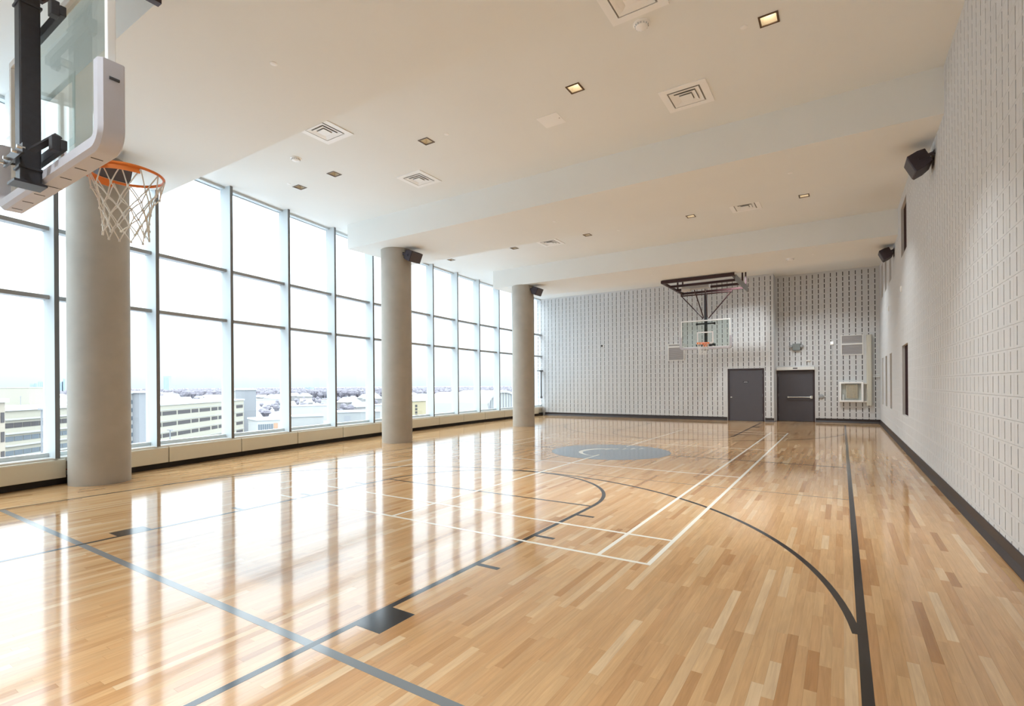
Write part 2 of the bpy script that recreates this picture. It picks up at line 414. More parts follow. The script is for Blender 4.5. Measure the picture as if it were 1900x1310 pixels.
# ------------------------------------------------------------------ masonry walls made of slotted blocks
BW, BH, BT, GP = 0.40, 0.20, 0.06, 0.0012
def block_geo(mb, u0, u1, z0, z1, slots, f):
    """front face with recessed vertical slots; f(u, depth, z) -> point"""
    us = sorted({u0, u1} | {a for s in slots for a in s[:2]}); zs = sorted({z0, z1} | {a for s in slots for a in s[2:]})
    idx = {}
    def V(u, d, z):
        k = (u, d, z)
        if k not in idx: idx[k] = len(mb.v); mb.v.append(f(u, d, z))
        return idx[k]
    for i in range(len(us)-1):
        for j in range(len(zs)-1):
            a, b, c, d = us[i], us[i+1], zs[j], zs[j+1]
            hit = [s for s in slots if s[0] <= (a+b)/2 <= s[1] and s[2] <= (c+d)/2 <= s[3]]
            if hit:
                D = 0.045
                mb.dark.append(len(mb.f)); mb.f.append((V(a, D, c), V(b, D, c), V(b, D, d), V(a, D, d)))
                mb.f += [(V(a, 0, c), V(a, D, c), V(a, D, d), V(a, 0, d)), (V(b, D, c), V(b, 0, c), V(b, 0, d), V(b, D, d)),
                         (V(a, 0, c), V(b, 0, c), V(b, D, c), V(a, D, c)), (V(a, D, d), V(b, D, d), V(b, 0, d), V(a, 0, d))]
            else: mb.f.append((V(a, 0, c), V(b, 0, c), V(b, 0, d), V(a, 0, d)))
    D = BT
    mb.f += [(V(u0, 0, z0), V(u0, 0, z1), V(u0, D, z1), V(u0, D, z0)), (V(u1, 0, z1), V(u1, 0, z0), V(u1, D, z0), V(u1, D, z1)),
             (V(u1, 0, z0), V(u0, 0, z0), V(u0, D, z0), V(u1, D, z0)), (V(u0, 0, z1), V(u1, 0, z1), V(u1, D, z1), V(u0, D, z1))]
SLA, SLB = 0.022, 0.178
def subtract(r, holes):
    out = [r]
    for h in holes:
        nx = []
        for a in out:
            u0, u1, z0, z1 = a; p, q, s, t = h
            if q <= u0+1e-6 or p >= u1-1e-6 or t <= z0+1e-6 or s >= z1-1e-6: nx.append(a); continue
            if p > u0: nx.append((u0, p, z0, z1))
            if q < u1: nx.append((q, u1, z0, z1))
            a0, a1 = max(u0, p), min(u1, q)
            if s > z0: nx.append((a0, a1, z0, s))
            if t < z1: nx.append((a0, a1, t, z1))
        out = nx
    return [a for a in out if a[1]-a[0] > 0.004 and a[3]-a[2] > 0.004]
def block_mesh(SLW):
    whole = MB(); block_geo(whole, GP, BW-GP, GP, BH-GP, [(0.1-SLW, 0.1+SLW, SLA, SLB), (0.3-SLW, 0.3+SLW, SLA, SLB)], lambda u, d, z: (u, d, z))
    return whole.mesh('block', PAINT_WALL)
def masonry(wall, segs, toworld, place, zmax, budget, SLW):
    """segs: list of (u0,u1,holes,seg id); whole blocks become parts, the largest in view first"""
    BLOCK_ME = block_mesh(SLW); wholes, cuts = [], []
    for (ua, ub, holes, sid) in segs:
        for r in range(int(math.ceil(zmax/BH))):
            z0, z1 = r*BH, min((r+1)*BH, zmax)
            u = ua - (0.2 if r % 2 else 0.0)
            while u < ub-1e-6:
                a, b = max(u, ua), min(u+BW, ub)
                pcs = subtract((a, b, z0, z1), holes)
                if len(pcs) == 1 and abs(pcs[0][1]-pcs[0][0]-BW) < 1e-6 and abs(z1-z0-BH) < 1e-6 and pcs[0] == (a, b, z0, z1): wholes.append((u, z0, sid))
                else:
                    for (p, q, s, t) in pcs:
                        sl = []
                        for c in (u+0.1, u+0.3):
                            if c-SLW > p+0.01 and c+SLW < q-0.01 and t-s > 0.06: sl.append((c-SLW, c+SLW, max(z0+SLA, s+0.022), min(z0+SLB, t-0.022)))
                        cuts.append((p+GP, q-GP, s+GP, t-GP, sl, sid))
                u += BW
    def area(wb):
        pts = [px(toworld(wb[0]+du, 0, wb[1]+dz, wb[2])) for du, dz in ((0, 0), (BW, 0), (0, BH), (BW, BH))]
        if min(p[2] for p in pts) < 0.3: return 0
        if max(p[0] for p in pts) < 0 or min(p[0] for p in pts) > 1900 or max(p[1] for p in pts) < 0 or min(p[1] for p in pts) > 1310: return 0
        return abs((pts[1][0]-pts[0][0])*(pts[2][1]-pts[0][1]))
    wholes.sort(key=lambda wb: -area(wb))
    for wb in wholes[:budget]:
        loc, rz = place(wb); linkm('block', BLOCK_ME, wall, loc, rz)
    mb = MB()
    for u, z0, sid in wholes[budget:]:
        block_geo(mb, u+GP, u+BW-GP, z0+GP, z0+BH-GP, [(u+0.1-SLW, u+0.1+SLW, z0+SLA, z0+SLB), (u+0.3-SLW, u+0.3+SLW, z0+SLA, z0+SLB)], lambda a, d, z: toworld(a, d, z, sid))
    for p, q, s, t, sl, sid in cuts: block_geo(mb, p, q, s, t, sl, lambda a, d, z: toworld(a, d, z, sid))
    o = mb.build('block_field', PAINT_WALL, wall); tag(o, kind='stuff')

# wall with doors (two planes) ; u = x for sid 0/1
D1 = (-3.94, -2.58, 0.0, 2.13); D2 = (-2.21, -0.88, 0.0, 2.04)
wf = MB(); wf.box(-13.2, XRET-0.06, YF+BT, YF2+0.4, -0.02, ZC+0.02); wf.box(XRET-0.06, XR+0.35, YF2+BT, YF2+0.4, -0.02, ZC+0.02)
wall_far = wf.build('wall_far', PAINT_WALL); tag(wall_far, kind='structure')
def tw_far(u, d, z, sid): return (u, (YF if sid == 0 else YF2)+d, z)
def pl_far(wb): return ((wb[0], YF if wb[2] == 0 else YF2, wb[1]), 0.0)
masonry(wall_far, [(-13.04, XRET, [D1], 0), (XRET, XR, [D2], 1)], tw_far, pl_far, ZC, 300, 0.0135)
ret = MB(); block_rows = int(ZC/BH)+1
ret.box(XRET-0.06, XRET, YF+0.001, YF2+BT, 0, ZC); ret.build('wall_return', PAINT_WALL, wall_far)

# masonry wall along the sideline ; u runs -Y
OPEN = [(13.8, 15.05, 0.76, 2.39), (13.9, 15.1, 4.45, 5.62)]
SLITS = [(17.95, 18.65), (19.75, 20.45), (21.40, 22.10)]
for a, b in SLITS: OPEN += [(a, b, 0.75, 2.38), (a, b, 4.45, 5.62)]
wr = MB(); wr.box(XR+BT, XR+0.4, YB-0.1, YF2+0.1, -0.02, ZC+0.02)
wall_right = wr.build('wall_right', PAINT_WALL); tag(wall_right, kind='structure')
def tw_r(u, d, z, sid): return (XR+d, -u, z)
def pl_r(wb): return ((XR, -wb[0], wb[1]), -PI/2)
masonry(wall_right, [(-YF2, -YB, [(-b, -a, c, d) for a, b, c, d in OPEN], 0)], tw_r, pl_r, ZC, 300, 0.0095)
for i, (a, b, c, d) in enumerate(OPEN):
    e = empty('window_%d' % (21+i), (XR, (a+b)/2, c)); tag(e, kind='structure'); h = (b-a)/2; t = d-c
    dark = i < 2
    f = MB(); f.box(0.0, BT, -h, -h+0.012, 0, t); f.box(0.0, BT, h-0.012, h, 0, t); f.box(0.0, BT, -h+0.012, h-0.012, 0, 0.012); f.box(0.0, BT, -h+0.012, h-0.012, t-0.012, t)
    f.build('window_frame', mat('wall_window_frame', (0.60, 0.585, 0.56), 0.6), e)
    g = MB(); g.box(BT-0.006, BT-0.001, -h+0.012, h-0.012, 0.012, t-0.012); g.build('pane', DARKGLASS if dark else mat('grey_slit_panel', (0.30, 0.295, 0.29), 0.5), e)

# back wall behind the viewpoint, plain painted
wb_ = MB(); wb_.box(G(YB)-0.2, XR+0.4, YB-0.3, YB, -0.02, ZC+0.02); tag(wb_.build('wall_back', PAINT_WALL), kind='structure')

# ------------------------------------------------------------------ ceiling with dropped beams
HL = 0.095
ceil = MB()
xs_c = sorted({XR+0.3, -9.2} | {x+s*HL for x, y in LIGHTS for s in (-1, 1)})
ys_c = sorted({YB-0.1, YF2+0.2} | {y+s*HL for x, y in LIGHTS for s in (-1, 1)} | set(YB+0.6*i for i in range(41) if YB+0.6*i < YF2))
def is_hole(xm, ym): return any(abs(xm-x) < HL-0.001 and abs(ym-y) < HL-0.001 for x, y in LIGHTS)
for j in range(len(ys_c)-1):
    ya, yb = ys_c[j], ys_c[j+1]
    xs2 = [x for x in xs_c if x > max(G(ya), G(yb))+0.05]
    pts = [None]+xs2
    for i in range(len(pts)-1):
        xa0 = G(ya)-0.1 if pts[i] is None else pts[i]; xa1 = G(yb)-0.1 if pts[i] is None else pts[i]; xb = pts[i+1]
        if is_hole(((xa0+xa1)/2+xb)/2 if pts[i] is None else (pts[i]+xb)/2, (ya+yb)/2): continue
        ceil.poly([(xa0, ya, ZC), (xa1, yb, ZC), (xb, yb, ZC), (xb, ya, ZC)])
ceiling = ceil.build('ceiling', CEIL); tag(ceiling, kind='structure')
rf = MB(); rf.prism([(XR+0.4, YB-0.3), (XR+0.4, YF2+0.4), (G(YF2)-0.2, YF2+0.4)] + [(G(y)-0.2, y) for y in reversed(ys)], 6.15, 6.4)
rf.build('roof_slab', CONC, ceiling)
pm = MB()
P_ = [(XR+0.35, YB-0.25), (XR+0.35, YF2+0.35), (G(YF2)-0.2, YF2+0.35)] + [(G(y)-0.2, y) for y in reversed(ys)]
for i in range(len(P_)):
    a = P_[i]; b = P_[(i+1) % len(P_)]; pm.poly([(*a, ZC-0.001), (*b, ZC-0.001), (*b, 6.16), (*a, 6.16)])
pm.build('ceiling_edge', ALU, ceiling)
for (a, b) in BEAMS:
    bm_ = MB(); xe0 = max(-11.09, G(a)+0.12); xe1 = max(-11.09, G(b)+0.12)
    bm_.prism([(XR+0.02, a), (XR+0.02, b), (xe1, b), (xe0, a)], ZB, ZC+0.02); bm_.build('beam', CEIL, ceiling)

# ------------------------------------------------------------------ concrete columns
for (cx, cy, lab) in ((-10.11, 3.30, 'round bare concrete column furthest from the two grey doors'), (-10.16, 9.93, 'middle one of three round bare concrete columns'), (-9.98, 16.2, 'round bare concrete column closest to the wall with doors')):
    b = MB(); b.lathe([(0.405, -0.001), (0.405, ZB+0.005)], (0, 0, 0), 64); o = b.build('concrete_column', CONC, None, True); o.location = (cx, cy, 0)
    tag(o, lab, 'column', None, 'structure')

# ------------------------------------------------------------------ curved window wall
MULL = [2.74+1.555*k for k in range(-3, 13)]
MULL = [y for y in MULL if YB+0.1 < y < YF-0.3]
EDGES = [YB] + MULL + [YF]
ZS, ZT1, ZT2 = 0.47, 2.955, 4.035
for n in range(len(EDGES)-1):
    ya, yb = EDGES[n], EDGES[n+1]
    A = Vector((G(ya), ya, 0)); B = Vector((G(yb), yb, 0)); d = (B-A); Ln = d.length; d.normalize(); nr = Vector((d.y, -d.x, 0))
    w = empty('window_%d' % (n+1), A); tag(w, kind='structure')
    t, nn = Gt(ya)
    mu = MB()
    pr = [(-0.0325, -0.05), (0.0325, -0.05), (0.0325, 0.245), (-0.0325, 0.245)]
    if n > 0:
        mu.extr([(p+0.0325, q) for p, q in pr], (0, 0, ZS-0.05), t, nn, (0, 0, 1), ZC-ZS+0.05); mu = mu.build('mullion', ALU, w)
        cp = MB(); cp.extr([(0.0, 0.245), (0.065, 0.245), (0.065, 0.249), (0.0, 0.249)], (0, 0, ZS-0.05), t, nn, (0, 0, 1), ZC-ZS+0.05); cp.build('mullion_front', ALUD, mu)  # thin front strip, darker than the mullion sides
    s0, s1 = (0.066 if n > 0 else 0.0), Ln-0.001
    for z in (ZT1, ZT2):
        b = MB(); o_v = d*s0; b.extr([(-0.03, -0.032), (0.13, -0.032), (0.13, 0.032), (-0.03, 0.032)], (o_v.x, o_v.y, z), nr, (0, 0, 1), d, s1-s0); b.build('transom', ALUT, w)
    for z0, z1, nm in ((ZS-0.03, ZS+0.035, 'bottom_rail'), (ZC-0.05, ZC+0.0, 'head_rail')):
        b = MB(); o_v = d*s0; b.extr([(-0.03, 0), (0.08, 0), (0.08, z1-z0), (-0.03, z1-z0)], (o_v.x, o_v.y, z0), nr, (0, 0, 1), d, s1-s0); b.build(nm, ALU, w)
    for z0, z1 in ((ZS+0.035, ZT1-0.032), (ZT1+0.032, ZT2-0.032), (ZT2+0.032, ZC-0.05)):
        b = MB(); o_v = d*s0; b.extr([(-0.004, 0), (0.004, 0), (0.004, z1-z0), (-0.004, z1-z0)], (o_v.x, o_v.y, z0), nr, (0, 0, 1), d, s1-s0); b.build('pane', WIN_GLASS, w)
# awning window gear in the last bay before the doors
hw = MB(); hw.box(0.13, 0.17, 0.85, 0.93, 0.95, 2.25); hw.box(0.02, 0.17, 0.70, 1.10, 2.20, 2.26); hw.box(0.12, 0.18, 0.82, 0.96, 0.85, 0.95)
hw = hw.build('opener_arm', ALUD, w); hw.rotation_euler.z = 0.0
# sill, kick and convector covers
def ribbon(name, prof, material, y0, y1, parent=None, step=0.4):
    """profile (inward offset, z) swept along the glass line"""
    b = MB(); n = max(2, int((y1-y0)/step)+1); m_ = len(prof)
    for i in range(n):
        y = y0+(y1-y0)*i/(n-1); t, nn = Gt(y)
        for o, z in prof: b.v.append((G(y)+nn.x*o, y+nn.y*o, z))
    for i in range(n-1):
        for j in range(m_):
            j2 = (j+1) % m_; b.f.append((i*m_+j, i*m_+j2, (i+1)*m_+j2, (i+1)*m_+j))
    b.f += [tuple(range(m_-1, -1, -1)), tuple(range((n-1)*m_, n*m_))]
    return b.build(name, material, parent)
tag(ribbon('trim_1', [(-0.1, 0.36), (0.20, 0.36), (0.20, 0.425), (0.185, 0.44), (-0.1, 0.44)], SILLM, YB, YF-0.06), kind='structure')
tag(ribbon('wall_left', [(-0.15, -0.28), (0.10, -0.28), (0.10, 0.36), (-0.15, 0.36)], mat('upstand', (0.55, 0.52, 0.44), 0.6), YB, YF-0.02), kind='structure')
tag(ribbon('baseboard_left', [(0.10, 0.0), (0.165, 0.0), (0.165, 0.13), (0.10, 0.13)], KICK, YB, YF-0.03), kind='structure')
JO = [2.95+1.58*k for k in range(-2, 13)]
for k in range(len(JO)-1):
    a, b = JO[k]+0.012, JO[k+1]-0.012
    if a < YB: a = YB+0.02
    if b > YF-0.12: b = YF-0.14
    if k == 1: b -= 0.05
    if k == 2: a += 0.22
    r = ribbon('convector_cover', [(0.165, 0.105), (0.222, 0.105), (0.228, 0.112), (0.228, 0.372), (0.222, 0.392), (0.205, 0.400), (0.165, 0.355)], BEIGE, a, b, None, 0.4)
    k2 = len(JO)-2-k; nth = ('first', 'second', 'third', 'fourth', 'fifth', 'sixth', 'seventh', 'eighth', 'ninth', 'tenth', 'eleventh', 'twelfth', 'thirteenth', 'fourteenth')[k2]
    tag(r, nth+' beige convector cover below the windows, counted from the door wall', 'radiator cover', 'convector covers along the windows')
# bracket and valve in the gap beside the first column
t, nn = Gt(3.0)
e = empty('heating_pipe', (G(3.02)+nn.x*0.185, 3.02, 0.0)); tag(e, 'short copper heating pipe with valve in the gap between convector covers', 'pipe')
b = MB(); b.tube([(0, -0.09, 0.22), (0, 0.16, 0.22)], 0.012, 10); b.build('pipe_run', mat('copper', (0.45, 0.14, 0.07), 0.35, metal=0.8), e, True)
b = MB(); b.lathe([(0.018, 0), (0.024, 0.01), (0.024, 0.04), (0.01, 0.05)], (0, 0.0, 0.2), 12); b.build('valve', mat('brass', (0.5, 0.33, 0.12), 0.35, metal=0.8), e, True)

# ------------------------------------------------------------------ base boards
def base_strip(name, o, along, inward, length):
    b = MB(); b.extr([(-0.005, 0.0), (0.045, 0.0), (0.045, 0.008), (0.016, 0.06), (0.012, 0.145), (0.006, 0.15), (-0.005, 0.15)], o, inward, (0, 0, 1), along, length)
    tag(b.build(name, RUBBER), kind='structure')
base_strip('baseboard_right', (XR, YF2-0.05, 0), (0, -1, 0), (-1, 0, 0), YF2-YB-0.05)
base_strip('baseboard_far_1', (-12.55, YF, 0), (1, 0, 0), (0, -1, 0), -3.96+12.55)
base_strip('baseboard_far_2', (-2.56, YF, 0), (1, 0, 0), (0, -1, 0), 0.32)
base_strip('baseboard_far_3', (-0.86, YF2, 0), (1, 0, 0), (0, -1, 0), XR+0.86-0.01)

# ------------------------------------------------------------------ doors
def door(name, x0, x1, y, zt):
    e = empty(name, ((x0+x1)/2, y, 0)); tag(e, kind='structure'); h = (x1-x0)/2
    f = MB(); f.box(-h, -h+0.06, -0.012, 0.055, 0, zt); f.box(h-0.06, h, -0.012, 0.055, 0, zt); f.box(-h+0.06, h-0.06, -0.012, 0.055, zt-0.05, zt); f.build('door_frame', DOORFR, e, False, 0.004)
    g = MB(); g.box(-h+0.063, h-0.063, 0.012, 0.052, 0.006, zt-0.053); g.build('door_leaf', DOORM, e, False, 0.003)
    for z in (0.25, 1.05, 1.85):
        k = MB(); sx = h-0.062 if name == 'door_1' else -h+0.062
        k.tube([(sx, 0.006, z-0.055), (sx, 0.006, z+0.055)], 0.008, 8); k.build('hinge', GREYM, e, True)
    return e, h
e, h = door('door_1', D1[0], D1[1], YF, D1[3])
k = MB(); k.lathe([(0.03, 0), (0.03, 0.008), (0.012, 0.012), (0.012, 0.04), (0.026, 0.05), (0.03, 0.065), (0.024, 0.078), (0.0, 0.082)], n=20); kn = k.build('door_knob', CHROME, e, True); kn.rotation_euler.x = PI/2; kn.location = (-h+0.14, 0.012, 0.965)
k = MB(); k.box(-0.10, 0.10, 0.006, 0.0125, 1.55, 1.62); pl_ = k.build('sign_plate', mat('sign_dark', (0.03, 0.03, 0.035), 0.4), e)
k = MB(); k.box(-0.075, 0.075, 0.004, 0.0062, 1.565, 1.578); k.box(-0.06, 0.06, 0.004, 0.0062, 1.592, 1.604); k.build('sign_lettering', mat('sign_grey', (0.4, 0.4, 0.42), 0.5), e)
e, h = door('door_2', D2[0], D2[1], YF2, D2[3])
k = MB(); k.tube([(-0.26, -0.06, 0.965), (h-0.10, -0.06, 0.965)], 0.02, 10); pb = k.build('panic_bar', CHROME, e, True)
k = MB(); k.box(h-0.16, h-0.075, -0.075, 0.012, 0.91, 1.02); k.build('bar_housing', CHROME, pb, False, 0.008)
k = MB(); k.box(-0.28, -0.235, -0.07, 0.012, 0.935, 0.995); k.build('bar_bracket', CHROME, pb, False, 0.006)
op = MB(); op.box(-0.66, 0.66, -0.11, -0.001, 0, 0.125)
op = op.build('door_operator', WHITEPL, None, False, 0.008); op.location = ((D2[0]+D2[1])/2, YF2, 2.045); tag(op, 'long white automatic door opener housing above the panic bar door', 'door opener')
k = MB(); k.box(-0.08, 0.08, -0.113, -0.11, 0.05, 0.09); k.build('sensor_window', mat('sensor_black', (0.02, 0.02, 0.02), 0.3), op)

# ------------------------------------------------------------------ things on the door wall
def wall_thing(name, label, cat, x, y, z): e = empty(name, (x, y, z)); return tag(e, label, cat)
def louvre(name, label, x0, x1, y, z0, z1, n, midbar, fcol):
    e = wall_thing(name, label, 'vent grille', (x0+x1)/2, y, z0); h = (x1-x0)/2; t = z1-z0
    f = MB(); bw = 0.03
    f.box(-h, h, -0.025, -0.001, 0, bw); f.box(-h, h, -0.025, -0.001, t-bw, t); f.box(-h, -h+bw, -0.025, -0.001, bw, t-bw); f.box(h-bw, h, -0.025, -0.001, bw, t-bw)
    if midbar: f.box(-h+bw, h-bw, -0.025, -0.001, midbar*t-0.03, midbar*t+0.03)
    f.build('grille_frame', fcol, e)
    b = MB(); b.box(-h+bw, h-bw, -0.004, -0.001, bw, t-bw); b.build('grille_backing', mat('grille_back', (0.42, 0.41, 0.42), 0.7), e)
    sl = MB(); sl.extr([(-0.006, 0.0), (-0.022, 0.012), (-0.020, 0.016), (-0.004, 0.004)], (-h+bw, 0, 0), (0, 1, 0), (0, 0, 1), (1, 0, 0), 2*(h-bw)); me = sl.mesh('slat', mat('grille_slat', (0.60, 0.59, 0.60), 0.55))
    for i in range(n):
        z = bw+(t-2*bw)*(i+0.15)/n
        if midbar and abs(z-midbar*t) < 0.045: continue
        linkm('slat', me, e, (0, 0, z))
    return e
louvre('vent_grille', 'grey louvred vent grille on the wall beside the ceiling-hung backboard', -6.37, -5.67, YF, 2.53, 3.27, 22, 0.82, WHITEPL)
louvre('vent_grille', 'grey louvred vent grille above the white framed hose cabinet', -0.01, 0.69, YF2, 2.57, 3.34, 22, 0.55, WHITEPL)
e = wall_thing('wall_sensor', 'tiny dark round sensor on the wide blank part of the slotted wall', 'sensor', -9.47, YF, 3.34)
b = MB(); b.lathe([(0.045, 0), (0.045, 0.02), (0.03, 0.045), (0, 0.05)], n=20); o = b.build('sensor_dome', mat('sensor_dark', (0.04, 0.035, 0.035), 0.4), e, True); o.rotation_euler.x = PI/2; o.location.y = -0.001
b = MB(); b.box(0.03, 0.10, -0.012, -0.001, -0.05, 0.05); b.build('sensor_plate', WHITEPL, e)
e = wall_thing('emergency_light', 'grey emergency light box with two lamp heads above the panic bar door', 'emergency light', -1.50, YF2, 2.83)
b = MB(); b.box(-0.135, 0.135, -0.10, -0.001, 0, 0.26); b.build('housing', mat('emergency_grey', (0.22, 0.245, 0.245), 0.5), e, False, 0.012)
for sx in (-1, 1):
    b = MB(); b.lathe([(0.05, 0), (0.062, 0.02), (0.062, 0.07), (0.035, 0.09)], n=18); o = b.build('lamp_head', GREYM, e, True); o.rotation_euler = (PI/2*0.95, 0, sx*0.35); o.location = (sx*0.175, -0.03, 0.15)
b = MB(); b.box(-0.05, 0.05, -0.094, -0.0905, 0.12, 0.15); b.box(-0.02, 0.02, -0.094, -0.0905, 0.06, 0.12); b.box(-0.05, -0.02, -0.094, -0.0905, 0.05, 0.075); b.box(0.02, 0.05, -0.094, -0.0905, 0.16, 0.18)
b.build('running_figure_symbol', mat('pale_green_sign', (0.75, 0.85, 0.80), 0.5), e)
e = wall_thing('wall_detector', 'small white wall detector with short conduit above the panic bar door', 'detector', -1.09, YF2, 2.39)
b = MB(); b.box(-0.07, 0.07, -0.05, -0.001, 0, 0.05); b.build('detector_body', WHITEPL, e, False, 0.008)
b = MB(); b.tube([(0.03, -0.012, 0.0), (0.03, -0.012, -0.215)], 0.008, 8); b.build('conduit', WHITEPL, e, True)
e = wall_thing('wall_strobe', 'small bright white square strobe light on slotted wall by the vent grille', 'strobe light', -0.30, YF2, 3.0)
b = MB(); b.box(-0.055, 0.055, -0.04, -0.001, -0.01, 0.12); b.build('strobe_body', WHITE, e, False, 0.01)
b = MB(); b.box(-0.035, 0.035, -0.06, -0.0405, 0.03, 0.09); b.build('strobe_lens', mat('strobe_lens', (0.9, 0.9, 0.88), 0.2, emit=(1, 0.97, 0.9), estr=0.8), e, False, 0.006)
b = MB(); b.tube([(0.0, -0.012, -0.01), (0.0, -0.012, -1.55)], 0.009, 8); b.build('conduit', PAINT_WALL, e, True)
b = MB(); b.lathe([(0.09, 0), (0.09, 0.02), (0.07, 0.035), (0, 0.04)], n=28); o = b.build('push_plate', GREYM, None, True); o.rotation_euler.x = PI/2; o.location = (-0.665, YF2-0.001, 0.99); tag(o, 'round grey door push plate on wall beside the panic bar door', 'push plate')
# hose cabinet
e = wall_thing('hose_cabinet', 'white framed fire hose cabinet with glass front in the slotted wall', 'fire cabinet', 0.305, YF2, 0.80)
b = MB(); h = 0.38; t = 0.76; bw = 0.065
b.box(-h, h, -0.16, -0.13, 0, bw); b.box(-h, h, -0.16, -0.13, t-bw, t); b.box(-h, -h+bw, -0.16, -0.13, bw, t-bw); b.box(h-bw, h, -0.16, -0.13, bw, t-bw); b.build('cabinet_door_frame', WHITE, e, False, 0.005)
b = MB(); b.box(-h, -h+0.02, -0.13, -0.001, 0, t); b.box(h-0.02, h, -0.13, -0.001, 0, t); b.box(-h+0.02, h-0.02, -0.13, -0.001, 0, 0.02); b.box(-h+0.02, h-0.02, -0.13, -0.001, t-0.02, t); b.box(-h+0.02, h-0.02, -0.02, -0.001, 0.02, t-0.02); b.build('cabinet_box', WHITEPL, e)
b = MB(); b.box(-h+bw, h-bw, -0.148, -0.144, bw, t-bw); b.build('cabinet_pane', WIN_GLASS, e)
b = MB()
for i in range(7):
    u = -0.125+0.052*i; b.tube([(u, -0.085, 0.66), (u-0.003, -0.088, 0.40), (u, -0.085, 0.14-0.01*(i % 2))], 0.031, 8)
b.build('folded_hose', mat('canvas_hose', (0.62, 0.52, 0.40), 0.8, noise=0.06, nscale=20), e, True)
b = MB(); b.bar((-0.19, -0.085, 0.672), (0.24, -0.085, 0.672), 0.02, 0.03); b.build('hose_rack', GREYM, e)
b = MB(); b.lathe([(0.05, 0), (0.05, 0.20), (0.03, 0.25), (0.018, 0.26), (0.018, 0.29)], (-0.25, -0.08, 0.022), 16); b.build('extinguisher_bottle', mat('white_bottle', (0.72, 0.70, 0.68), 0.35), e, True)
# vertical casing and side brackets
e = wall_thing('pipe_casing', 'tall beige rounded pipe casing beside the white hose cabinet', 'pipe casing', 0.875, YF2, 0.67)
b = MB(); b.extr([(-0.085, 0.0), (-0.085, 0.10), (-0.05, 0.16), (0.05, 0.16), (0.085, 0.10), (0.085, 0.0)], (0, -0.001, 0), (1, 0, 0), (0, -1, 0), (0, 0, 1), 2.64); b.build('casing', mat('casing_beige', (0.60, 0.57, 0.48), 0.55), e)
for z in (0.12, 0.80): 
    b = MB(); b.box(-0.186, -0.086, -0.10, -0.001, z, z+0.05); b.build('bracket', WHITEPL, e)
for z in (1.07, 1.13):
    b = MB(); b.tube([(0.086, -0.05, z), (0.315, -0.05, z)], 0.014, 8); b.build('branch_pipe', WHITEPL, e, True)
# small round plates on the sideline wall
for (yy, zz, wh) in ((15.04, 3.725, 'above the wide dark window'), (18.95, 3.733, 'above the narrow grey slit windows')):
    b = MB(); b.lathe([(0.075, 0), (0.075, 0.012), (0.05, 0.03), (0.0, 0.032)], n=24); o = b.build('round_wall_plate', WHITEPL, None, True); o.rotation_euler.y = -PI/2; o.location = (XR-0.0005, yy, zz); tag(o, 'small round white cover plate on the block wall '+wh, 'cover plate', 'round plates on the block wall')

# ------------------------------------------------------------------ loudspeakers
def speaker(label, loc, rz, tilt=0.45):
    e = empty('loudspeaker', loc, rz); tag(e, label, 'loudspeaker', 'loudspeakers around the court')
    # local: wall at y=0, box towards -y
    c, s = math.cos(tilt), math.sin(tilt)
    def f(u, v, w_):   # v out, w up, rotated about u
        return (u, -(0.17+v*c+w_*s), -(v*s)+w_*c)
    prof = [(-0.11, -0.10), (-0.11, 0.12), (-0.02, 0.145), (0.12, 0.145), (0.12, -0.13), (0.0, -0.13)]
    b = MB(); n = len(prof)
    for u in (-0.21, 0.21): b.v += [f(u, p, q) for p, q in prof]
    b.f += [tuple(range(n-1, -1, -1)), tuple(range(n, 2*n))] + [(i, (i+1) % n, n+(i+1) % n, n+i) for i in range(n)]
    b.build('cabinet', SPK, e, False, 0.008)
    g = MB(); q = [f(-0.195, 0.123, -0.117), f(0.195, 0.123, -0.117), f(0.195, 0.123, 0.132), f(-0.195, 0.123, 0.132)]; q2 = [f(-0.185, 0.132, -0.108), f(0.185, 0.132, -0.108), f(0.185, 0.132, 0.123), f(-0.185, 0.132, 0.123)]
    g.v = q+q2; g.f = [(0, 3, 2, 1), (4, 5, 6, 7)]+[(i, (i+1) % 4, 4+(i+1) % 4, 4+i) for i in range(4)]; g.build('grille', GRILL, e)
    k = MB(); k.box(-0.08, 0.08, -0.012, 0.0, -0.08, 0.14)
    k.build('wall_plate', SPK, e)
    k = MB()
    for u in (-0.225, 0.215): k.bar((u+0.005, -0.012, 0.06), (u+0.005, -0.20, 0.0), 0.012, 0.05)
    k.box(-0.226, 0.226, -0.024, -0.012, 0.02, 0.10); k.build('yoke', SPK, e)
    return e
speaker('black loudspeaker on the concrete column furthest from the doors', (-9.705, 3.30, 4.93), PI/2)
speaker('black loudspeaker on the middle concrete column', (-9.755, 9.98, 4.97), PI/2)
speaker('black loudspeaker on the concrete column closest to the doors', (-9.575, 16.25, 4.97), PI/2)
speaker('black loudspeaker on the block wall under the middle ceiling beam', (XR-0.001, 10.05, 4.90), -PI/2)
speaker('black loudspeaker on the block wall under the ceiling beam closest to the doors', (XR-0.001, 17.0, 4.97), -PI/2)

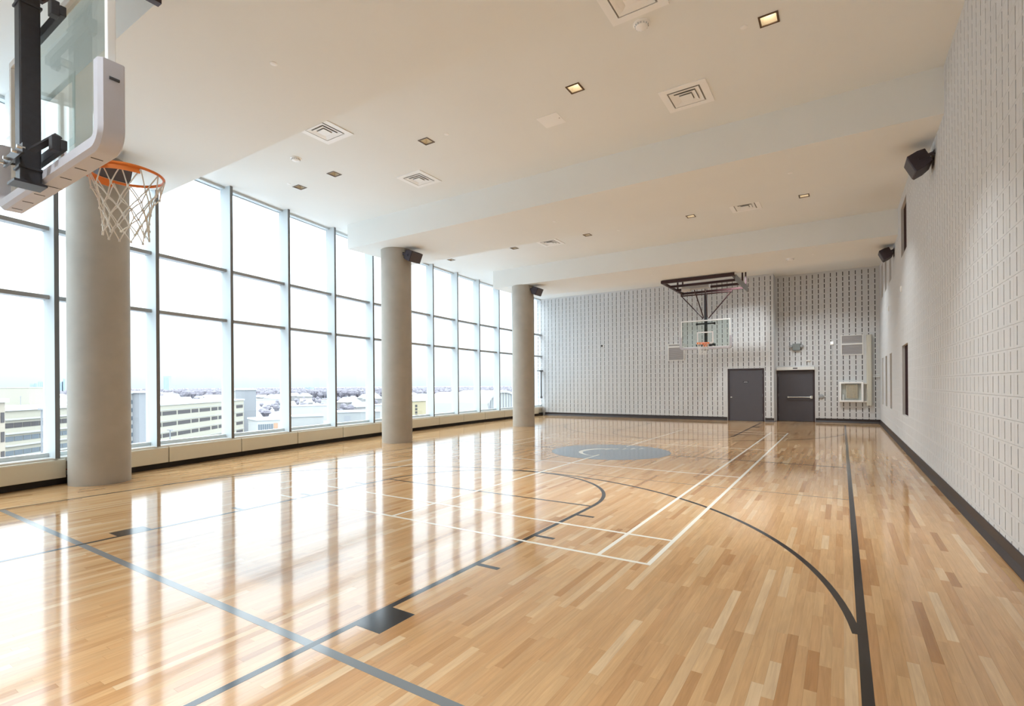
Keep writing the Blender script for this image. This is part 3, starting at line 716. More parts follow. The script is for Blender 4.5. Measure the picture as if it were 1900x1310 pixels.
# ------------------------------------------------------------------ ceiling fittings
def first_or_copy(cache, key, make):
    if key not in cache: cache[key] = make(); return cache[key]
    return copy_tree(cache[key])
cache = {}
TRIM = mat('bronze_trim', (0.12, 0.075, 0.045), 0.4, metal=0.5)
REFL = mat('downlight_reflector', (0.78, 0.70, 0.55), 0.25, metal=0.3)
LENS = mat('downlight_lens', (0.9, 0.85, 0.75), 0.4, emit=(1.0, 0.90, 0.76), estr=5.0)
def mk_light():
    e = empty('ceiling_downlight'); tag(e, 'small square recessed downlight with dark trim in the ceiling', 'ceiling light', 'recessed ceiling downlights')
    b = MB(); a, c = HL+0.012, HL-0.010
    b.box(-a, a, -a, -c, -0.008, 0.004); b.box(-a, a, c, a, -0.008, 0.004); b.box(-a, -c, -c, c, -0.008, 0.004); b.box(c, a, -c, c, -0.008, 0.004); b.build('trim_ring', TRIM, e)
    r = MB(); q0 = [(-c, -c), (c, -c), (c, c), (-c, c)]; s = 0.055
    for i in range(4):
        p, q = q0[i], q0[(i+1) % 4]; p2 = (p[0]/c*s, p[1]/c*s); q2 = (q[0]/c*s, q[1]/c*s)
        r.poly([(*p, 0.003), (*q, 0.003), (*q2, 0.12), (*p2, 0.12)])
    r.build('reflector', REFL, e)
    l_ = MB(); l_.box(-s, s, -s, s, 0.118, 0.13); l_.build('lens', LENS, e)
    return e
ORD = ('first', 'second', 'third', 'fourth', 'fifth')
def lamp_for(w, sp_):
    d = bpy.data.lights.new('downlight_lamp', 'AREA'); d.shape = 'SQUARE'; d.size = 0.10; d.energy = w; d.color = (0.88, 0.96, 1.0); d.spread = math.radians(sp_); return d
LAMPS = {(i, r): lamp_for(w*(1.4 if r == 20 else 1.0), q) for i, w in enumerate((LAMP_LIT, LAMP_MID, LAMP_DIM)) for r, q in ((0, 80), (7, 80), (14, 110), (20, 125))}  # unseen row by the doors is boosted to brighten the recess
LENSES = [LENS, mat('downlight_lens_half', (0.85, 0.80, 0.70), 0.4, emit=(1.0, 0.88, 0.70), estr=1.2), mat('downlight_lens_dim', (0.75, 0.68, 0.55), 0.4, emit=(1.0, 0.86, 0.66), estr=0.25)]
for (lx, ly) in LIGHTS:
    e = first_or_copy(cache, 'light', mk_light); e.location = (lx, ly, ZC)
    z_ = 0 if lx > -4 else (1 if lx > -7 else 2)
    if z_:
        for ch in e.children:
            if ch.name.startswith('lens'): ch.data = ch.data.copy(); ch.data.materials[0] = LENSES[z_]
    lo = bpy.data.objects.new('downlight_lamp', LAMPS[(z_, int(round(ly)))]); COL.objects.link(lo); lo.location = (lx, ly, ZC-0.012)
    k = sum(1 for p in LIGHTS if abs(p[1]-ly) < 0.5 and p[0] > lx)
    bay = {7: 'bay with the square access panel', 14: 'bay behind the middle beam', 0: 'bay above the wall without doors', 20: 'bay next to the doors'}[int(round(ly))]
    e['label'] = ORD[k]+' square recessed downlight from the block wall, '+bay
def mk_diff():
    e = empty('air_diffuser'); tag(e, 'square white stepped air diffuser in the ceiling', 'air diffuser', 'square ceiling air diffusers')
    def ring(name, a, c, z0, z1):
        b = MB(); o = [(-a, -a), (a, -a), (a, a), (-a, a)]; i_ = [(-c, -c), (c, -c), (c, c), (-c, c)]
        k = 0
        for q in range(4):
            r_ = (q+1) % 4
            b.poly([(*o[q], z0), (*o[r_], z0), (*i_[r_], z1), (*i_[q], z1)])
            b.poly([(*i_[q], z1), (*i_[r_], z1), (*i_[r_], z1+0.006), (*i_[q], z1+0.006)])
            b.poly([(*o[q], z0), (*i_[q], z1+0.012), (*i_[r_], z1+0.012), (*o[r_], z0)])
        return b.build(name, WHITE, e)
    b = MB(); a, c = 0.335, 0.235
    b.box(-a, a, -a, -c, -0.012, 0.0); b.box(-a, a, c, a, -0.012, 0.0); b.box(-a, -c, -c, c, -0.012, 0.0); b.box(c, a, -c, c, -0.012, 0.0); b.build('outer_frame', WHITE, e)
    ring('cone', 0.215, 0.155, -0.016, 0.0-0.004); ring('cone', 0.150, 0.095, -0.022, -0.008); 
    b = MB(); b.box(-0.085, 0.085, -0.085, 0.085, -0.028, -0.02); b.build('centre_plate', WHITE, e)
    b = MB(); b.box(-c, c, -c, c, -0.002, -0.001); b.build('throat', mat('diffuser_throat', (0.30, 0.29, 0.26), 0.8), e)
    return e
for (dx, dy, lab) in ((-7.33, 5.53, 'stepped air diffuser beside the smoke detector on the window side of the ceiling'), (-7.40, 7.90, 'stepped air diffuser on the window side, in front of the middle ceiling beam'),
        (-1.93, 7.87, 'stepped air diffuser between the access panel and the block wall'), (-1.95, 5.5, 'stepped air diffuser beside the smoke detector close to the block wall'),
        (-1.95, 13.55, 'stepped air diffuser behind the middle beam, close to the block wall'), (-7.41, 13.64, 'stepped air diffuser behind the middle beam, on the window side')):
    e = first_or_copy(cache, 'diff', mk_diff); e.location = (dx, dy, ZC); e['label'] = lab
b = MB(); b.box(-0.185, 0.185, -0.18, 0.18, -0.006, 0.0); o = b.build('access_panel', WHITE, None, False, 0.002); o.location = (-3.96, 7.35, ZC); tag(o, 'plain square white access panel set in the ceiling', 'access panel')
k = MB(); k.lathe([(0.006, -0.002), (0.012, 0.0)], (0.15, 0, -0.006), 12); k.build('latch', GREYM, o)
def smoke(label, loc, r=0.085):
    e = empty('smoke_detector', loc); tag(e, label, 'smoke detector')
    b = MB(); b.lathe([(r*0.9, -0.014), (r, -0.010), (r, 0.0)], n=32); b.build('detector_base', WHITE, e, True)
    b = MB(); b.lathe([(0.0, -0.055), (r*0.45, -0.053), (r*0.72, -0.040), (r*0.80, -0.014)], n=32); b.build('detector_dome', WHITE, e, True)
    b = MB()
    for i in range(14):
        t = 2*PI*i/14; b.bar((r*0.765*math.cos(t), r*0.765*math.sin(t), -0.037), (r*0.80*math.cos(t), r*0.80*math.sin(t), -0.02), 0.006, 0.004)
    b.build('vent_slots', GREYM, e)
smoke('round white smoke detector beside the square air diffuser, close to the block wall', (-1.99, 5.99, ZC), 0.10)
smoke('round white smoke detector in the ceiling bay, towards the windows', (-8.66, 5.89, ZC), 0.10)
smoke('round white smoke detector on the ceiling beam closest to the doors', (-1.25, 17.09, ZB), 0.12)
def mk_cap():
    b = MB(); b.lathe([(0.0, -0.007), (0.034, -0.007), (0.040, -0.004), (0.041, 0.0)], n=28); o = b.build('sprinkler_cover', WHITE, None, True)
    tag(o, 'small flat round white sprinkler cover plate on the ceiling', 'sprinkler cover', 'round sprinkler covers'); return o
for (sx, sy, sz, w) in ((-5.4, 3.4, ZB, 'under the beam by the hoop furthest from the doors'), (-0.97, 6.73, ZC, 'beside the first downlight of the access panel bay'), (-5.68, 6.76, ZC, 'beside the third downlight of the access panel bay'), (-9.87, 6.54, ZC, 'beside the fifth downlight of the access panel bay'),
        (-5.4, 10.15, ZB, 'in the middle of the middle beam'), (-5.23, 13.62, ZC, 'beside the third downlight behind the middle beam'), (-0.73, 10.13, ZB, 'on the middle beam next to the block wall'), (-5.33, 16.95, ZB, 'mid-length on the beam by the doors'),
        (-10.0, 13.56, ZC, 'between the last two downlights behind the middle beam'), (-9.5, 17.13, ZB, 'on the beam by the doors, next to a column'), (-0.66, 16.9, ZB, 'on the beam by the doors next to the block wall')):
    o = first_or_copy(cache, 'cap', mk_cap); o.location = (sx, sy, sz); o['label'] = 'round white sprinkler cover '+w

# ------------------------------------------------------------------ basketball hoops (ceiling hung)
def mk_hoop(deep):
    e = empty('basketball_hoop')
    RZ = 3.085; ZB0, ZB1 = 2.92, 4.0; H = 0.915
    # glass board
    b = MB(); b.box(-H+0.03, H-0.03, -0.014, 0.0, ZB0+0.03, ZB1-0.03); bb = b.build('backboard_glass', BB_GLASS, e)
    b = MB(); b.box(-H, H, -0.035, 0.006, ZB1-0.045, ZB1); b.box(-H, -H+0.04, -0.035, 0.006, ZB0, ZB1-0.045); b.box(H-0.04, H, -0.035, 0.006, ZB0, ZB1-0.045); b.box(-H+0.04, H-0.04, -0.035, 0.006, ZB0, ZB0+0.045)
    b.build('board_frame', WHITE, e, False, 0.004)
    b = MB(); x0, x1, z0, z1, w = -0.305, 0.305, RZ+0.0, RZ+0.46, 0.05
    b.box(x0, x1, 0.0005, 0.002, z1-w, z1); b.box(x0, x0+w, 0.0005, 0.002, z0, z1-w); b.box(x1-w, x1, 0.0005, 0.002, z0, z1-w); b.box(x0+w, x1-w, 0.0005, 0.002, z0, z0+w); b.build('target_square', mat('board_white_paint', (0.85, 0.85, 0.85), 0.4), bb)
    # padding: U channel along the bottom and up both sides
    b = MB(); ring_o = [(-0.075, -0.055), (-0.095, -0.035), (-0.095, 0.02), (-0.075, 0.035), (-0.036, 0.035), (-0.036, 0.0), (0.007, 0.0), (0.007, 0.03), (0.030, 0.03), (0.030, -0.045), (0.020, -0.055)]
    PH = 0.435
    path = [(-H-0.004, ZB0+PH), (-H-0.004, ZB0-0.004), (H+0.004, ZB0-0.004), (H+0.004, ZB0+PH)]
    # sweep with mitred + rounded corners
    pts = []; R = 0.07
    pts.append((path[0], (1, 0)))
    for i in range(7):
        t = i/6*PI/2; pts.append(((-H-0.004+R-R*math.cos(t), ZB0-0.004+R-R*math.sin(t)), (math.cos(t), math.sin(t))))
    for i in range(7):
        t = i/6*PI/2; pts.append(((H+0.004-R+R*math.sin(t), ZB0-0.004+R-R*math.cos(t)), (-math.sin(t), math.cos(t))))
    pts.append((path[3], (-1, 0)))
    n = len(ring_o)
    for (u, z), (nu, nz) in pts:
        for (v, k_) in ring_o: b.v.append((u+nu*k_, v, z+nz*k_))
    for i in range(len(pts)-1):
        for j in range(n): b.f.append((i*n+j, i*n+(j+1) % n, (i+1)*n+(j+1) % n, (i+1)*n+j))
    b.f += [tuple(range(n-1, -1, -1)), tuple(range((len(pts)-1)*n, len(pts)*n))]
    pad = b.build('edge_padding', PAD, e, True)
    for u in [-0.75+0.25*i for i in range(7)]:
        s = MB(); s.box(u-0.004, u+0.004, -0.062, -0.004, ZB0-0.0612, ZB0-0.058); s.build('pad_slot', PADSLOT, pad)
    s = MB(); s.box(-0.003, 0.003, -0.0965, 0.021, ZB0-0.0605, ZB0-0.0575); s.box(-0.003, 0.003, -0.1005, -0.0945, ZB0-0.04, ZB0+0.018); s.build('pad_seam', PADSLOT, pad)
    for u in (-1, 1):
        s = MB(); s.tube([(u*(H+0.0595), -0.048, ZB0+PH-0.10), (u*(H+0.0595), 0.0, ZB0+PH-0.10)], 0.009, 8); s.build('pad_slot', PADSLOT, pad)
    # rim
    b = MB(); C = (0, 0.385, RZ)
    b.tube([(0.2286*math.cos(2*PI*i/48), C[1]+0.2286*math.sin(2*PI*i/48), RZ) for i in range(48)], 0.010, 8, True)
    rim = b.build('rim', ORANGE, e, True)
    b = MB(); n = 36
    for i in range(n):   # flange strip under the rear half of the rim
        t = PI+PI*i/(n-1)
        for r_, z in ((0.2286, -0.004), (0.232, -0.045), (0.226, -0.045), (0.2226, -0.004)): b.v.append((r_*math.cos(t), C[1]+r_*math.sin(t), RZ+z))
    for i in range(n-1):
        for j in range(4): b.f.append((i*4+j, i*4+(j+1) % 4, (i+1)*4+(j+1) % 4, (i+1)*4+j))
    b.build('rim_flange', ORANGE, rim, True)
    b = MB(); b.box(-0.075, 0.075, 0.008, 0.02, RZ-0.12, RZ+0.02); b.prism([(-0.075, 0.02), (0.075, 0.02), (0.10, 0.19), (-0.10, 0.19)], RZ-0.014, RZ-0.004); b.bar((-0.06, 0.02, RZ-0.1), (-0.06, 0.17, RZ-0.02), 0.01, 0.03); b.bar((0.06, 0.02, RZ-0.1), (0.06, 0.17, RZ-0.02), 0.01, 0.03)
    b.build('rim_bracket', ORANGE, rim)
    # net
    b = MB(); rnd = random.Random(5); K = 12
    lev = [(-0.012, 0.226, 0), (-0.135, 0.196, 0.5), (-0.205, 0.168, 0), (-0.27, 0.148, 0.5), (-0.335, 0.138, 0), (-0.40, 0.135, 0.5), (-0.455, 0.142, 0)]
    P = []
    for dz, r_, ph in lev:
        row = []
        for k in range(K):
            t = 2*PI*(k+ph)/K+rnd.uniform(-0.06, 0.06); rr = r_*rnd.uniform(0.95, 1.05); row.append((rr*math.cos(t), C[1]+rr*math.sin(t), RZ+dz+rnd.uniform(-0.012, 0.012) if dz < -0.02 else RZ+dz))
        P.append(row)
    for l in range(len(lev)-1):
        for k in range(K):
            if lev[l][2] == 0: nb = (k, (k-1) % K)
            else: nb = (k, (k+1) % K)
            for j in nb:
                b.tube([P[l][k], [(P[l][k][i]+P[l+1][j][i])/2*(1.0) + (0.004 if i == 2 else 0) for i in range(3)], P[l+1][j]], 0.0042, 5)
    for row in P[1:]:
        for p in row: b.box(p[0]-0.006, p[0]+0.006, p[1]-0.006, p[1]+0.006, p[2]-0.007, p[2]+0.007)
    b.build('net', CORD, e, True)
    # mast and fixings
    MV = -0.15
    b = MB(); b.box(-0.052, 0.052, MV-0.052, MV+0.052, 2.84, 5.03); mast = b.build('mast', BLKSTEEL, e, False, 0.008)
    b = MB(); b.box(-0.075, 0.075, MV-0.085, MV+0.075, 2.825, 2.84); b.build('mast_foot', BLKSTEEL, mast)
    for z in (3.03, 3.86):
        b = MB(); b.box(-0.36, 0.36, MV+0.063, MV+0.095, z-0.03, z+0.03); b.box(-0.36, -0.30, MV+0.02, MV+0.063, z-0.045, z+0.045); b.box(0.30, 0.36, MV+0.02, MV+0.063, z-0.045, z+0.045)
        b.build('board_bracket', BLKSTEEL, mast, False, 0.004)
    for z in (2.93, 3.98):
        b = MB(); b.box(-0.06, 0.06, MV-0.06, MV+0.06, z-0.008, z+0.008); b.build('clamp', BLKSTEEL, mast, False, 0.003)
    b = MB(); b.bar((-0.17, MV-0.03, 3.0), (-0.30, MV+0.07, 3.10), 0.05, 0.012); b.bar((0.17, MV-0.03, 3.0), (0.30, MV+0.07, 3.10), 0.05, 0.012); b.box(-0.2, 0.2, MV-0.075, MV-0.063, 2.97, 3.03); b.build('clamp_bar', BLKSTEEL, mast)
    b = MB()
    for u in (-0.19, -0.09, 0.09, 0.19): b.tube([(u, MV-0.10, 3.0), (u, MV-0.062, 3.0)], 0.011, 8)
    b.build('clamp_bolts', CHROME, mast, True)
    # hinge bar and V braces
    ZH = 5.03
    b = MB(); b.tube([(-0.95, MV, ZH), (0.95, MV, ZH)], 0.026, 10); b.build('hinge_bar', STEEL, e, True)
    for s in (-1, 1):
        b = MB(); b.tube([(s*0.93, MV, ZH), (s*0.10, MV, 4.07)], 0.020, 8); b.build('side_brace', STEEL, e, True)
        b = MB(); b.tube([(s*0.20, MV+(1.05 if deep else 0.82), 5.10), (s*0.07, MV+0.08, 4.10)], 0.020, 8); b.build('fore_brace', STEEL, e, True)
        b = MB(); b.bar((s*0.93, MV, ZH), (s*0.93, MV, 5.15), 0.05, 0.03); b.build('hinge_plate', STEEL, e)
    # overhead frame; the v axis points to the court
    UL, UR, VF = (-1.42, 0.90, 2.6) if deep else (-0.93, 0.93, 1.0)
    if deep: b = MB(); b.bar((-1.48, 2.55, 5.13), (0.92, 2.55, 5.13), 0.09, 0.11); b.build('front_rail', STEEL, e)
    for u, v1 in ((UL, -0.3), (UR, -0.3)):
        b = MB(); b.bar((u, VF, 5.13), (u, v1, 5.13), 0.07, 0.08); b.build('side_rail', STEEL, e)
    for v in (1.55, 0.72, -0.2) if deep else (0.72, -0.2):
        b = MB(); b.bar((UL, v, 5.13), (UR, v, 5.13), 0.065, 0.08); b.build('cross_rail', STEEL, e)
    for u, v in ((UL, 0.5), (UR, 0.5), (UL, -0.25), (UR, -0.25)):
        b = MB(); b.bar((u, v, 5.13), (u, v, ZC+0.002), 0.05); b.build('hanger', STEEL, e)
    if deep: b = MB(); b.bar((-1.46, 2.2, 5.09), (-1.60, 0.6, 4.93), 0.02, 0.22); b.build('safety_strap_plate', GREYM, e)
    WV = 1.2 if deep else 0.3
    wn = MB(); wn.box(-0.42, 0.28, WV-0.15, WV+0.15, 5.02, 5.16); wn = wn.build('winch', mat('winch_grey', (0.48, 0.45, 0.42), 0.45, metal=0.3), e, False, 0.01)
    b = MB(); b.lathe([(0.09, -0.16), (0.10, -0.14), (0.10, 0.14), (0.09, 0.16)], n=24); o = b.build('winch_motor', mat('motor_grey', (0.55, 0.52, 0.49), 0.4, metal=0.3), wn, True); o.rotation_euler.y = PI/2; o.location = (0.40, WV, 5.05)
    b = MB(); b.tube([(-0.28, WV, 5.02), (-0.12, MV, 4.15)], 0.004, 5); b.build('winch_cable', GREYM, wn)
    return e
BY = 1.215
hp = mk_hoop(False); hp.location = (CX+0.04, BY, 0)
tag(hp, 'ceiling-hung basketball hoop with white net, furthest from the two grey doors', 'basketball hoop', 'basketball hoops')
h2 = mk_hoop(True); h2.location = (CX, 2*CY-BY, 0); h2.rotation_euler.z = PI
tag(h2, 'ceiling-hung basketball hoop in front of the wall with two grey doors', 'basketball hoop', 'basketball hoops')

# ------------------------------------------------------------------ outside: snowy town seen from an upper storey
ZG = -19.0
OCC = []
def clear_of(x, y, r): return all((x-a)**2+(y-b)**2 > (r+c)**2 for a, b, c in OCC)
def occupy(A, B, y0, y1, ang):
    L_ = (B-A).length; n = max(1, int(L_/12)); rr = max(abs(y0), abs(y1))
    nv = Vector((-math.sin(ang), math.cos(ang), 0))
    for i in range(n+1):
        for k in range(int(rr/12)+1):
            P = A+(B-A)*(i/n)+nv*(math.copysign(min(rr, k*12.0+6), y0+y1)); OCC.append((P.x, P.y, 13.0))
def snow_mat():
    M = mat('snowy_ground', (0.440, 0.448, 0.456), 0.9); t = M.node_tree; b = t.nodes['Principled BSDF']
    n = N(t, 'ShaderNodeTexNoise'); n.inputs['Scale'].default_value = 0.018; n.inputs['Detail'].default_value = 7; n.inputs['Roughness'].default_value = 0.65
    c = N(t, 'ShaderNodeValToRGB'); e = c.color_ramp.elements; e[0].position = 0.40; e[0].color = (0.10, 0.10, 0.11, 1); e[1].position = 0.52; e[1].color = (0.38, 0.39, 0.41, 1)
    tcn = N(t, 'ShaderNodeTexCoord'); t.links.new(tcn.outputs['Object'], n.inputs['Vector']); t.links.new(n.outputs[0], c.inputs[0]); t.links.new(c.outputs[0], b.inputs['Base Color'])
    return M
g = MB(); g.box(-9000, 3000, -4000, 9000, ZG-1, ZG); tag(g.build('ground', snow_mat()), kind='structure')
CREAM = mat('cream_precast', (0.320, 0.292, 0.232), 0.8, noise=0.02)
TAN = mat('tan_precast', (0.304, 0.256, 0.200), 0.8, noise=0.02)
PALE = mat('pale_render', (0.344, 0.336, 0.320), 0.8)
SNOW = mat('roof_snow', (0.416, 0.424, 0.440), 0.9)
SLAB = mat('grey_cladding', (0.208, 0.208, 0.216), 0.7)
OPENG = mat('dark_opening', (0.05, 0.043, 0.043), 0.8)
WINB = mat('outside_window', (0.104, 0.120, 0.136), 0.25)
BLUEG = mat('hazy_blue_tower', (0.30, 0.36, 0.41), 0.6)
def facade_box(name, label, xa, da, xb, db, thick, ytop, mtl, zbot=ZG, roof=None):
    """front from pixel column xa at depth da to xb at depth db; top given as pixel row at xa"""
    A = Vector((*at_depth(xa, da), 0)); B = Vector((*at_depth(xb, db), 0)); d = (B-A); Ln = d.length; ang = math.atan2(d.y, d.x)
    e = empty(name, (A.x, A.y, zbot), ang); tag(e, label, 'building')
    top = z_at(ytop, da)-zbot
    s = 1 if d.normalized().cross(Vector((0, 0, 1))).dot(A) > 0 else -1   # push the body away from the viewer
    y0, y1 = (-thick, 0) if s > 0 else (0, thick)
    occupy(A, B, y0, y1, ang)
    b = MB(); b.box(0, Ln, y0, y1, 0, top); b.build('walls', mtl, e)
    b = MB(); b.box(-0.3, Ln+0.3, y0-0.3, y1+0.3, top, top+0.5); b.build('roof', roof or SNOW, e)
    fs = 0.0; out = 1 if s > 0 else -1
    def col(x_px):
        r = ray(x_px, 718); M_ = (B-A); den = r.x*M_.y-r.y*M_.x; t_ = (A.x*M_.y-A.y*M_.x)/den
        P = Vector((r.x*t_, r.y*t_, 0)); return (P-A).dot(d.normalized())
    return e, Ln, top, out, col
def opening(e, a, b_, z0, z1, out, mtl=None, nm='window', proud=0.06):
    m_ = MB(); y0, y1 = sorted((0.0, out*proud)); m_.box(a, b_, y0, y1, z0, z1); return m_.build(nm, mtl or WINB, e)
# parking garage with ribbon openings
e, Ln, top, out, colf = facade_box('parking_garage', 'long cream parking garage with rows of dark openings', 293, 142, 452, 197, 30, 752, CREAM)
for r in range(5):
    zt = top-2.3-3.15*r
    for (a, b_) in ((293.5, 299), (301, 327), (329.5, 353), (355, 367.5), (370, 389.5), (392, 403), (405, 414), (417, 431), (438, 450)):
        opening(e, colf(a), colf(b_), zt-0.55, zt+0.55, out, OPENG, 'opening')
    bb_ = MB(); y0, y1 = sorted((0.0, out*0.12)); bb_.box(0, Ln, y0, y1, zt+0.9, zt+1.05); bb_.build('ledge', PALE, e)
e, Ln, top, out, colf = facade_box('stair_tower', 'grey and white stair tower standing at the end of the parking garage', 453.5, 204, 475, 207, 12, 724, SLAB)
e, Ln, top, out, colf = facade_box('stair_block', 'plain white stair block between garage and grey tower', 431, 232, 455, 235, 14, 725, PALE)
# grid-windowed block behind first column
e, Ln, top, out, colf = facade_box('apartment_block', 'white apartment block with a grid of small windows beside a grey slab', 240, 118, 258, 121, 14, 729, PALE)
for r in range(11):
    for (a, b_) in ((241.5, 246), (250, 253), (254, 257)):
        z = top-1.5-1.9*r; opening(e, colf(a), colf(b_), z-0.9, z, out, WINB)
e, Ln, top, out, colf = facade_box('grey_slab_block', 'grey clad slab block beside the white apartment block', 258, 119, 273, 122, 14, 728, SLAB)
# banded building
e, Ln, top, out, colf = facade_box('banded_building', 'low cream building with long horizontal ledges and ribbon windows', 8, 78, 140, 92, 30, 760, CREAM)
for i, z in enumerate((1.2, 3.4, 5.3, 7.0)):
    bb_ = MB(); y0, y1 = sorted((0.0, out*0.35)); bb_.box(0, Ln, y0, y1, top-z-0.25, top-z); bb_.build('ledge', PALE, e)
for z in (1.9, 4.0, 6.2, 8.4):
    n = 9
    for i in range(n): opening(e, Ln*(i+0.04)/n, Ln*(i+0.96)/n, top-z-0.75, top-z, out, WINB if z > 3.5 else OPENG)
e, Ln, top, out, colf = facade_box('tan_office', 'tan office block with deep dark windows at the edge of the banded building', -60, 60, 9, 66, 20, 746, TAN)
for r in range(5):
    for i in range(6): opening(e, Ln*(i+0.2)/6, Ln*(i+0.8)/6, top-2.6-2.5*r, top-1.3-2.5*r, out, OPENG)
for (xa, xb, dd, yt, nm, lab, mtl) in ((0, 24, 420, 727, 'warehouse', 'plain cream warehouse block on the horizon', CREAM), (54, 83, 380, 717, 'warehouse', 'tall plain beige warehouse on the horizon near thin towers', CREAM)):
    facade_box(nm, lab, xa, dd, xb, dd+10, 40, yt, mtl)
# low buildings in the middle distance
LOW = [(477, 524, 160, 781, 'glass_fronted_shop', 'low white shop with glass front and an orange corner', PALE), (541, 612, 300, 755, 'long_store', 'long cream store with a flat snowy roof', PALE),
       (540, 600, 230, 775, 'flat_roofed_store', 'wide flat roofed store under snow', PALE), (626, 705, 215, 767, 'grey_store', 'grey store with one dark square on its wall', mat('store_grey', (0.240, 0.240, 0.232), 0.8)),
       (690, 765, 330, 754, 'white_store', 'white low store behind the grey store', PALE), (762, 790, 170, 747, 'tan_stair_house', 'tan building with a vertical dark strip of windows', mat('warm_tan', (0.336, 0.280, 0.176), 0.8)),
       (790, 850, 230, 742, 'pale_hall', 'pale hall with a long grid of windows', PALE), (855, 884, 260, 737, 'white_annex', 'white annex with a row of small dark windows', PALE),
       (862, 905, 172, 753, 'cream_hall', 'cream hall below a vaulted roof', CREAM), (475, 530, 520, 742, 'far_store', 'far low store by the grey tower', PALE), (590, 640, 600, 744, 'far_shed', 'far snowy shed by the tree belt', PALE)]
for xa, xb, dd, yt, nm, lab, mtl in LOW:
    e, Ln, top, out, colf = facade_box(nm, lab, xa, dd, xb, dd*1.03, 12, yt, mtl)
    if nm == 'glass_fronted_shop':
        for i in range(7): opening(e, Ln*(0.03+i*0.085), Ln*(0.095+i*0.085), top-6, top-1.2, out, WINB)
        opening(e, Ln*0.64, Ln*0.8, 0.1, top-1.0, out, mat('orange_brick', (0.336, 0.192, 0.120), 0.8), 'brick_panel', 0.2)
    if nm == 'grey_store': opening(e, Ln*0.15, Ln*0.30, top-4.5, top-1.5, out, SLAB, 'loading_door')
    if nm == 'tan_stair_house':
        for i in range(8): opening(e, Ln*0.28, Ln*0.42, top-2-1.1*i, top-1.2-1.1*i, out, OPENG)
    if nm == 'pale_hall':
        for i in range(12):
            for r in range(3): opening(e, Ln*(i+0.12)/12, Ln*(i+0.85)/12, top-5.2-2.2*r, top-3.7-2.2*r, out, mat('pale_glazing', (0.200, 0.216, 0.200), 0.3))
    if nm == 'white_annex':
        for i in range(9): opening(e, Ln*(i+0.2)/9, Ln*(i+0.75)/9, top-3.6, top-2.0, out, OPENG)
# vaulted roofs
def vault(label, xa, xb, dd, ytop, ybase):
    A = at_depth(xa, dd); B = at_depth(xb, dd*1.05); d = Vector((B[0]-A[0], B[1]-A[1], 0)); Ln = d.length; ang = math.atan2(d.y, d.x)
    z0 = z_at(ybase, dd); hh = z_at(ytop, dd)-z0
    e = empty('vaulted_hall', (A[0], A[1], ZG), ang); tag(e, label, 'building')
    s = -1 if d.normalized().cross(Vector((0, 0, 1))).dot(Vector((*A, 0))) > 0 else 1
    occupy(Vector((*A, 0)), Vector((*B, 0)), min(0, s*14), max(0, s*14), ang)
    prof = [(0, 0)] + [(Ln/2-Ln/2*math.cos(PI*i/16), z0-ZG+hh*math.sin(PI*i/16)) for i in range(17)] + [(Ln, 0)]
    b = MB(); b.extr(prof, (0, 0, 0), (1, 0, 0), (0, 0, 1), (0, s, 0), 14); b.build('vault', mat('vault_cream', (0.336, 0.328, 0.288), 0.7), e)
    for i in range(1, 16):
        u, z = prof[i+1]; k = MB(); k.box(u-0.12, u+0.12, *sorted((0.0, -s*0.1)), 2, z-0.3); k.build('rib', SLAB, e)
    e2 = MB(); e2.extr([(p, q+0.06 if q > 0 else q) for p, q in prof[1:-1]] + [(p, q-0.5) for p, q in reversed(prof[1:-1])], (0, -s*0.3, 0), (1, 0, 0), (0, 0, 1), (0, s, 0), 0.6); e2.build('arch_edge', PALE, e)
vault('cream vaulted hall with ribbed arched front beside the pale hall', 806, 842, 200, 734, 752)
vault('larger cream vaulted hall close to the column by the doors', 866, 903, 140, 731, 752)
vault('outermost cream vaulted hall near the door wall', 906, 960, 112, 728, 752)
# towers on the skyline
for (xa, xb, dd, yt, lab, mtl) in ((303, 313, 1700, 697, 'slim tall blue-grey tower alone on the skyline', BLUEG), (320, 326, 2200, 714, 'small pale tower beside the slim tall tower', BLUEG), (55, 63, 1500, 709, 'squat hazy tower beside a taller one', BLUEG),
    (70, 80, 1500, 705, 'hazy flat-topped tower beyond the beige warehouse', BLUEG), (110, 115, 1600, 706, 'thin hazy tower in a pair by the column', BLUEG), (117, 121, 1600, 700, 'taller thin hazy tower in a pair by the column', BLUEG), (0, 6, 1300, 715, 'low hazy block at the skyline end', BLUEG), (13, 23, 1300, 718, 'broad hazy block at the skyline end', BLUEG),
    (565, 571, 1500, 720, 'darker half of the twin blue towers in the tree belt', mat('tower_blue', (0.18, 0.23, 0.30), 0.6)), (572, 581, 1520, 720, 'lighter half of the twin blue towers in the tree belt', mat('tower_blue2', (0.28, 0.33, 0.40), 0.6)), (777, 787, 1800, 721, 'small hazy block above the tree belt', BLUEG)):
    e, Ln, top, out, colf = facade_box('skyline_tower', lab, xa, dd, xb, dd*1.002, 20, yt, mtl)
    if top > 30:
        for i in range(3): opening(e, Ln*(i+0.35)/3, Ln*(i+0.75)/3, 6, top-3, out, WINB if mtl is not BLUEG else mat('tower_strip', (0.22, 0.28, 0.34), 0.5), 'window_strip', 0.4)
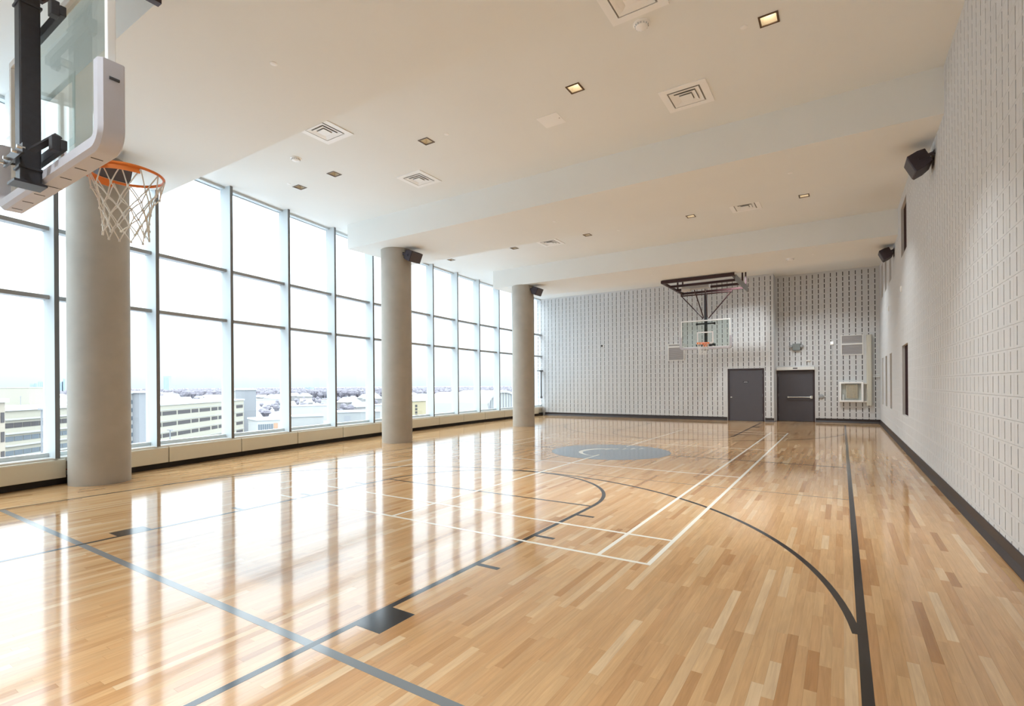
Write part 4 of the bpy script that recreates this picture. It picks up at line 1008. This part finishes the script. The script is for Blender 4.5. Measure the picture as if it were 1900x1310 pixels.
# street lamps, white pole
def pole(label, x_, y0, y1, dd, cat='lamp post', arms=True):
    A = at_depth(x_, dd); e = empty('street_lamp', (A[0], A[1], ZG)); tag(e, label, cat)
    zt = z_at(y0, dd)-ZG
    b = MB(); b.tube([(0, 0, 0), (0, 0, zt)], 0.12, 8); b.build('pole', SLAB, e)
    b = MB(); b.box(-1.1, 1.1, -0.15, 0.15, zt-0.1, zt+0.12); b.build('lamp_head', SLAB, e)
pole('street lamp on the roof of the banded building', 77, 757, 788, 75)
pole('street lamp in front of the parking garage', 315, 797, 815, 118)
pole('street lamp standing in snow beyond the banded building', 38, 733, 748, 260)
pole('thin tall lamp mast before the tree belt', 546, 727, 742, 420)
# houses in the snow
hm = MB(); hm.box(-6, 6, -4.5, 4.5, 0, 5); HM = hm.mesh('walls', mat('house_wall', (0.200, 0.184, 0.176), 0.8))
hr = MB(); hr.extr([(-5, 5), (0, 8), (5, 5)], (-6.4, 0, 0), (0, 1, 0), (0, 0, 1), (1, 0, 0), 12.8); HR = hr.mesh('roof', SNOW)
rnd = random.Random(3)
for i in range(170):
    xp = rnd.uniform(10, 960); dd = rnd.uniform(330, 950)
    A = at_depth(xp, dd); s = rnd.uniform(0.8, 1.5)
    if not clear_of(A[0], A[1], 9*s): continue
    OCC.append((A[0], A[1], 9*s)); e = empty('small_house', (A[0], A[1], ZG), rnd.uniform(0, PI)); tag(e, 'small distant house with a snow covered pitched roof', 'house', 'distant snowy houses')
    e.scale = (s, s, s)
    linkm('walls', HM, e); linkm('roof', HR, e)
# belt of bare trees: uncountable
tb = MB(); rnd = random.Random(8)
def tree(mb, x, y, h, w):
    n = 5; k = len(mb.v); z = ZG
    rings = [(0.25, 0.12), (0.62, 0.45), (1.0, 0.62), (0.75, 0.86), (0.12, 1.0)]
    a0 = rnd.random()*6
    for r_, q in rings:
        for j in range(n):
            t = a0+2*PI*j/n+rnd.uniform(-0.2, 0.2); rr = w*r_*rnd.uniform(0.75, 1.2); mb.v.append((x+rr*math.cos(t), y+rr*math.sin(t), z+h*q))
    for i in range(len(rings)-1):
        for j in range(n): mb.f.append((k+i*n+j, k+i*n+(j+1) % n, k+(i+1)*n+(j+1) % n, k+(i+1)*n+j))
    mb.f.append(tuple(range(k+(len(rings)-1)*n, k+len(rings)*n)))
for i in range(9000):
    dd = 800+1900*rnd.random()**1.3
    xp = rnd.uniform(-20, 1010)
    if xp < 340 and rnd.random() < 0.6: continue
    A = at_depth(xp, dd)
    if clear_of(A[0], A[1], 10): tree(tb, A[0], A[1], rnd.uniform(9, 16), rnd.uniform(3, 6))
for i in range(500):
    dd = rnd.uniform(300, 700); xp = rnd.uniform(200, 960); A = at_depth(xp, dd)
    if clear_of(A[0], A[1], 5): tree(tb, A[0], A[1], rnd.uniform(4, 8), rnd.uniform(1.5, 3.2))
tag(tb.build('treeline', mat('bare_tree_grey', (0.152, 0.136, 0.152), 0.95, noise=0.2, nscale=0.05)), 'belt of bare grey winter trees along the horizon', 'trees', None, 'stuff')
